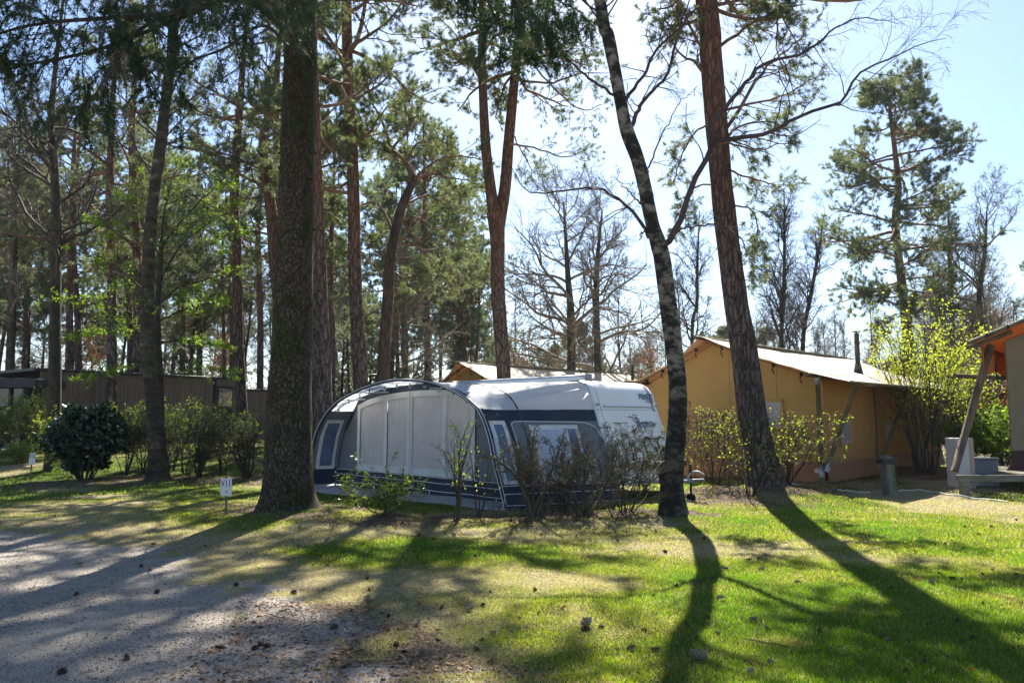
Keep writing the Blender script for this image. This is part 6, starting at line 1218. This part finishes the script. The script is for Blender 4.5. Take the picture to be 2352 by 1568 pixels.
# ------------------------------------------------------------------ cones, leaves and sticks on the ground
rg = np.random.default_rng(500)
def cone_mesh(L_=.055, r=.02, sp=1.0):
    b = MB(); t = np.linspace(0, PI, 9); b.tubes(np.stack([np.cos(t) * -L_ / 2, 0 * t, 0 * t], -1)[None], (np.sin(t) * r * .7 + .0015)[None], 8)
    k = 46; i = np.arange(k); u = (i + .5) / k; a = i * 2.399; rr_ = np.sin(u * PI * .92 + .15) * r; x = (u - .5) * L_; dd = np.stack([np.full(k, .35), np.cos(a), np.sin(a)], -1); dd = unit(dd); s = np.cross(dd, [1, 0, 0]); s = unit(s)
    c0 = np.stack([x, np.cos(a) * rr_ * .5, np.sin(a) * rr_ * .5], -1); w = .008; l_ = (rr_ * sp + .006)[:, None]; V = np.stack([c0 - s * w * .4, c0 + s * w * .4, c0 + dd * l_ + s * w * .6, c0 + dd * l_ + s * 0 + np.array([.004, 0, 0]), c0 + dd * l_ - s * w * .6], 1).reshape(-1, 3)
    b.add(V, np.arange(k * 5).reshape(-1, 5)); return b
m_cone = M('pine_cone_scales', (.03, .02, .014), (.10, .065, .045), scale=60, rough=.85)
cones = [cone_mesh().mesh('pine_cone', [m_cone]), cone_mesh(.045, .024, 1.3).mesh('pine_cone', [m_cone]), cone_mesh(.10, .017, .8).mesh('pine_cone', [m_cone])]
def drop(mesh, p, name, lab, cat, grp, sc, up, tilt=.5):
    o = bpy.data.objects.new(name, mesh); COL.objects.link(o); o.location = (p[0], p[1], float(H(p[0], p[1])) + up); o.rotation_euler = (rg.normal() * tilt, rg.normal() * tilt, rg.random() * 6.28); o.scale = (sc,) * 3; tag(o, lab, cat, grp); return o
spec = [(505, 1487, 2, 'long pine cone lying alone on the gravel near the bottom'), (585, 1487, 0, 'left cone of the trio on the gravel'), (600, 1481, 1, 'middle cone of the trio on the gravel'), (612, 1482, 0, 'right cone of the trio on the gravel'), (175, 1357, 2, 'long cone on the gravel near the left edge'), (362, 1353, 1, 'round cone on the gravel below the spruce shadow'), (675, 1358, 1, 'round cone on the grass edge right of the gravel'), (767, 1440, 1, 'round cone where gravel meets grass'),
        (1382, 1440, 0, 'dark cone left of the big pale leaf'), (1340, 1447, 0, 'dark cone just below the big pale leaf'), (140, 1568 - 20, 1, 'round cone at the bottom left'), (290, 1515, 2, 'long dark cone at the bottom left of the gravel')]
for x_, y_, k, lb in spec: drop(cones[k], gnd(x_, y_), 'pine_cone', lb, 'pine cone', 'pine cones on the ground', .85, .014, .25)
for k in range(70):
    y_ = 1185 + 375 * rg.random() ** 1.35; x_ = 2352 * rg.random(); p = gnd(x_, y_); gr = float(gravel_amt(p[0], p[1])) > .5
    if gr and (rg.random() < .6 or p[1] < 7): continue
    drop(cones[rg.integers(2)], p, 'pine_cone', 'small dark pine cone lying on the gravel path' if gr else 'small dark pine cone lying in the grass', 'pine cone', 'pine cones on the gravel' if gr else 'pine cones in the grass', .55 + .3 * rg.random(), .012, .4)
def leaf_mesh(s, lob, curl, seed):
    r_ = np.random.default_rng(seed); n = 15; t = np.linspace(0, 1, n); w = np.sin(PI * t ** .8) ** .7 * (.34 + lob * np.cos(t * 26) * .12); x = (t - .5) * 1.0; b = MB(); G = np.zeros((n, 5, 3))
    for j, q in enumerate((-1, -.5, 0, .5, 1)): G[:, j] = np.stack([x, w * q * (1 + .1 * r_.normal()), curl * ((q * q) * .22 + .25 * (t - .5) ** 2) + .02 * r_.normal(size=n) + .02], -1)
    G *= s; b.slab(G, .0012, 0, True); b.tubes(np.array([[-.5, 0, .04], [-.7, .03, .08]])[None] * s, np.full((1, 2), .0018), 4); return b
m_l1 = M('brown_leaf', (.17, .09, .045), (.30, .17, .09), scale=30, rough=.7, trans=.2); m_l2 = M('pale_dry_leaf', (.26, .20, .14), (.38, .31, .24), scale=30, rough=.7, trans=.15); m_l3 = M('orange_leaf', (.42, .15, .03), (.55, .24, .06), scale=30, rough=.7, trans=.35)
lm = [leaf_mesh(.075, 1, 1, 1).mesh('fallen_leaf', [m_l1]), leaf_mesh(.09, 1, 1.4, 2).mesh('fallen_leaf', [m_l2]), leaf_mesh(.06, 1, .8, 3).mesh('fallen_leaf', [m_l3]), leaf_mesh(.13, 1.3, 1.9, 4).mesh('fallen_leaf', [m_l2])]
LN = [('brown curled leaf lying in the grass', 'brown fallen leaves'), ('pale dry leaf lying in the grass', 'pale fallen leaves'), ('small orange leaf lying in the grass', 'orange fallen leaves'), ]
for x_, y_, k, lb in ((1352, 1437, 3, 'largest pale curled leaf on the shaded grass in the foreground'), (1608, 1512, 3, 'long pale leaf near the bottom, right of centre'), (1080, 1395, 1, 'pale leaf at the edge of the green shade in the centre'), (1664, 1307, 1, 'pale leaf on sunlit grass beside the birch shadow'), (1750, 1312, 1, 'pale leaf right of the birch shadow'), (920, 1340, 1, 'pale leaf on the shaded grass left of centre'), (1040, 1227, 1, 'pale leaf before the hedge foot'),
                      (1450, 1488, 0, 'tan leaf below the birch shadow'), (2188, 1338, 0, 'tan leaf on the right lawn'), (345, 1303, 1, 'pale leaf beside the gravel left of the spruce shadow'), (180, 1292, 1, 'pale curled leaf at the left near the dry grass'), (1222, 1203, 2, 'bright orange leaf at the mossy hedge stem'), (1180, 1200, 2, 'orange leaf under the hedge, left one'), (1130, 1200, 2, 'orange leaf under the saplings')): drop(lm[k], gnd(x_, y_), 'fallen_leaf', lb, 'leaf', 'fallen leaves', 1, .012, .3)
for k in range(90):
    y_ = 1190 + 370 * rg.random() ** 1.3; x_ = 300 + 2050 * rg.random(); p = gnd(x_, y_)
    if float(gravel_amt(p[0], p[1])) > .5: continue
    i = rg.choice(3, p=[.45, .3, .25]); drop(lm[i], p, 'fallen_leaf', LN[i][0], 'leaf', LN[i][1], .6 + .4 * rg.random(), .014, .5)
def stick(pts, r, lab):
    P = catmull([gnd(*p) for p in pts], 12); P[:, 2] = H(P[:, 0], P[:, 1]) + r + .012 + np.abs(rg.normal(0, .006, 12)); b = MB(); b.tubes(P[None], np.linspace(r, r * .4, 12)[None], 5); tag(b.build('fallen_twig', m_twig), lab, 'twig', 'twigs on the ground')
stick([(1585, 1350), (1620, 1336), (1632, 1330)], .006, 'short forked twig across the birch shadow'); stick([(1710, 1462), (1790, 1480), (1850, 1503)], .005, 'thin long twig on the sunlit grass at the lower right'); stick([(1030, 1168 + 30), (1120, 1203), (1180, 1196)], .006, 'twig at the foot of the saplings')
stick([(620, 1410), (660, 1425)], .006, 'short twig on the gravel edge'); stick([(1770, 1195), (1900, 1205)], .005, 'straight thin twig on the mound before the leaning pine'); stick([(940, 1256), (1040, 1258), (1110, 1250)], .005, 'straight twig on the grass before the low shrub'); stick([(800, 1480), (850, 1500)], .005, 'dark twig where the gravel ends near the bottom')
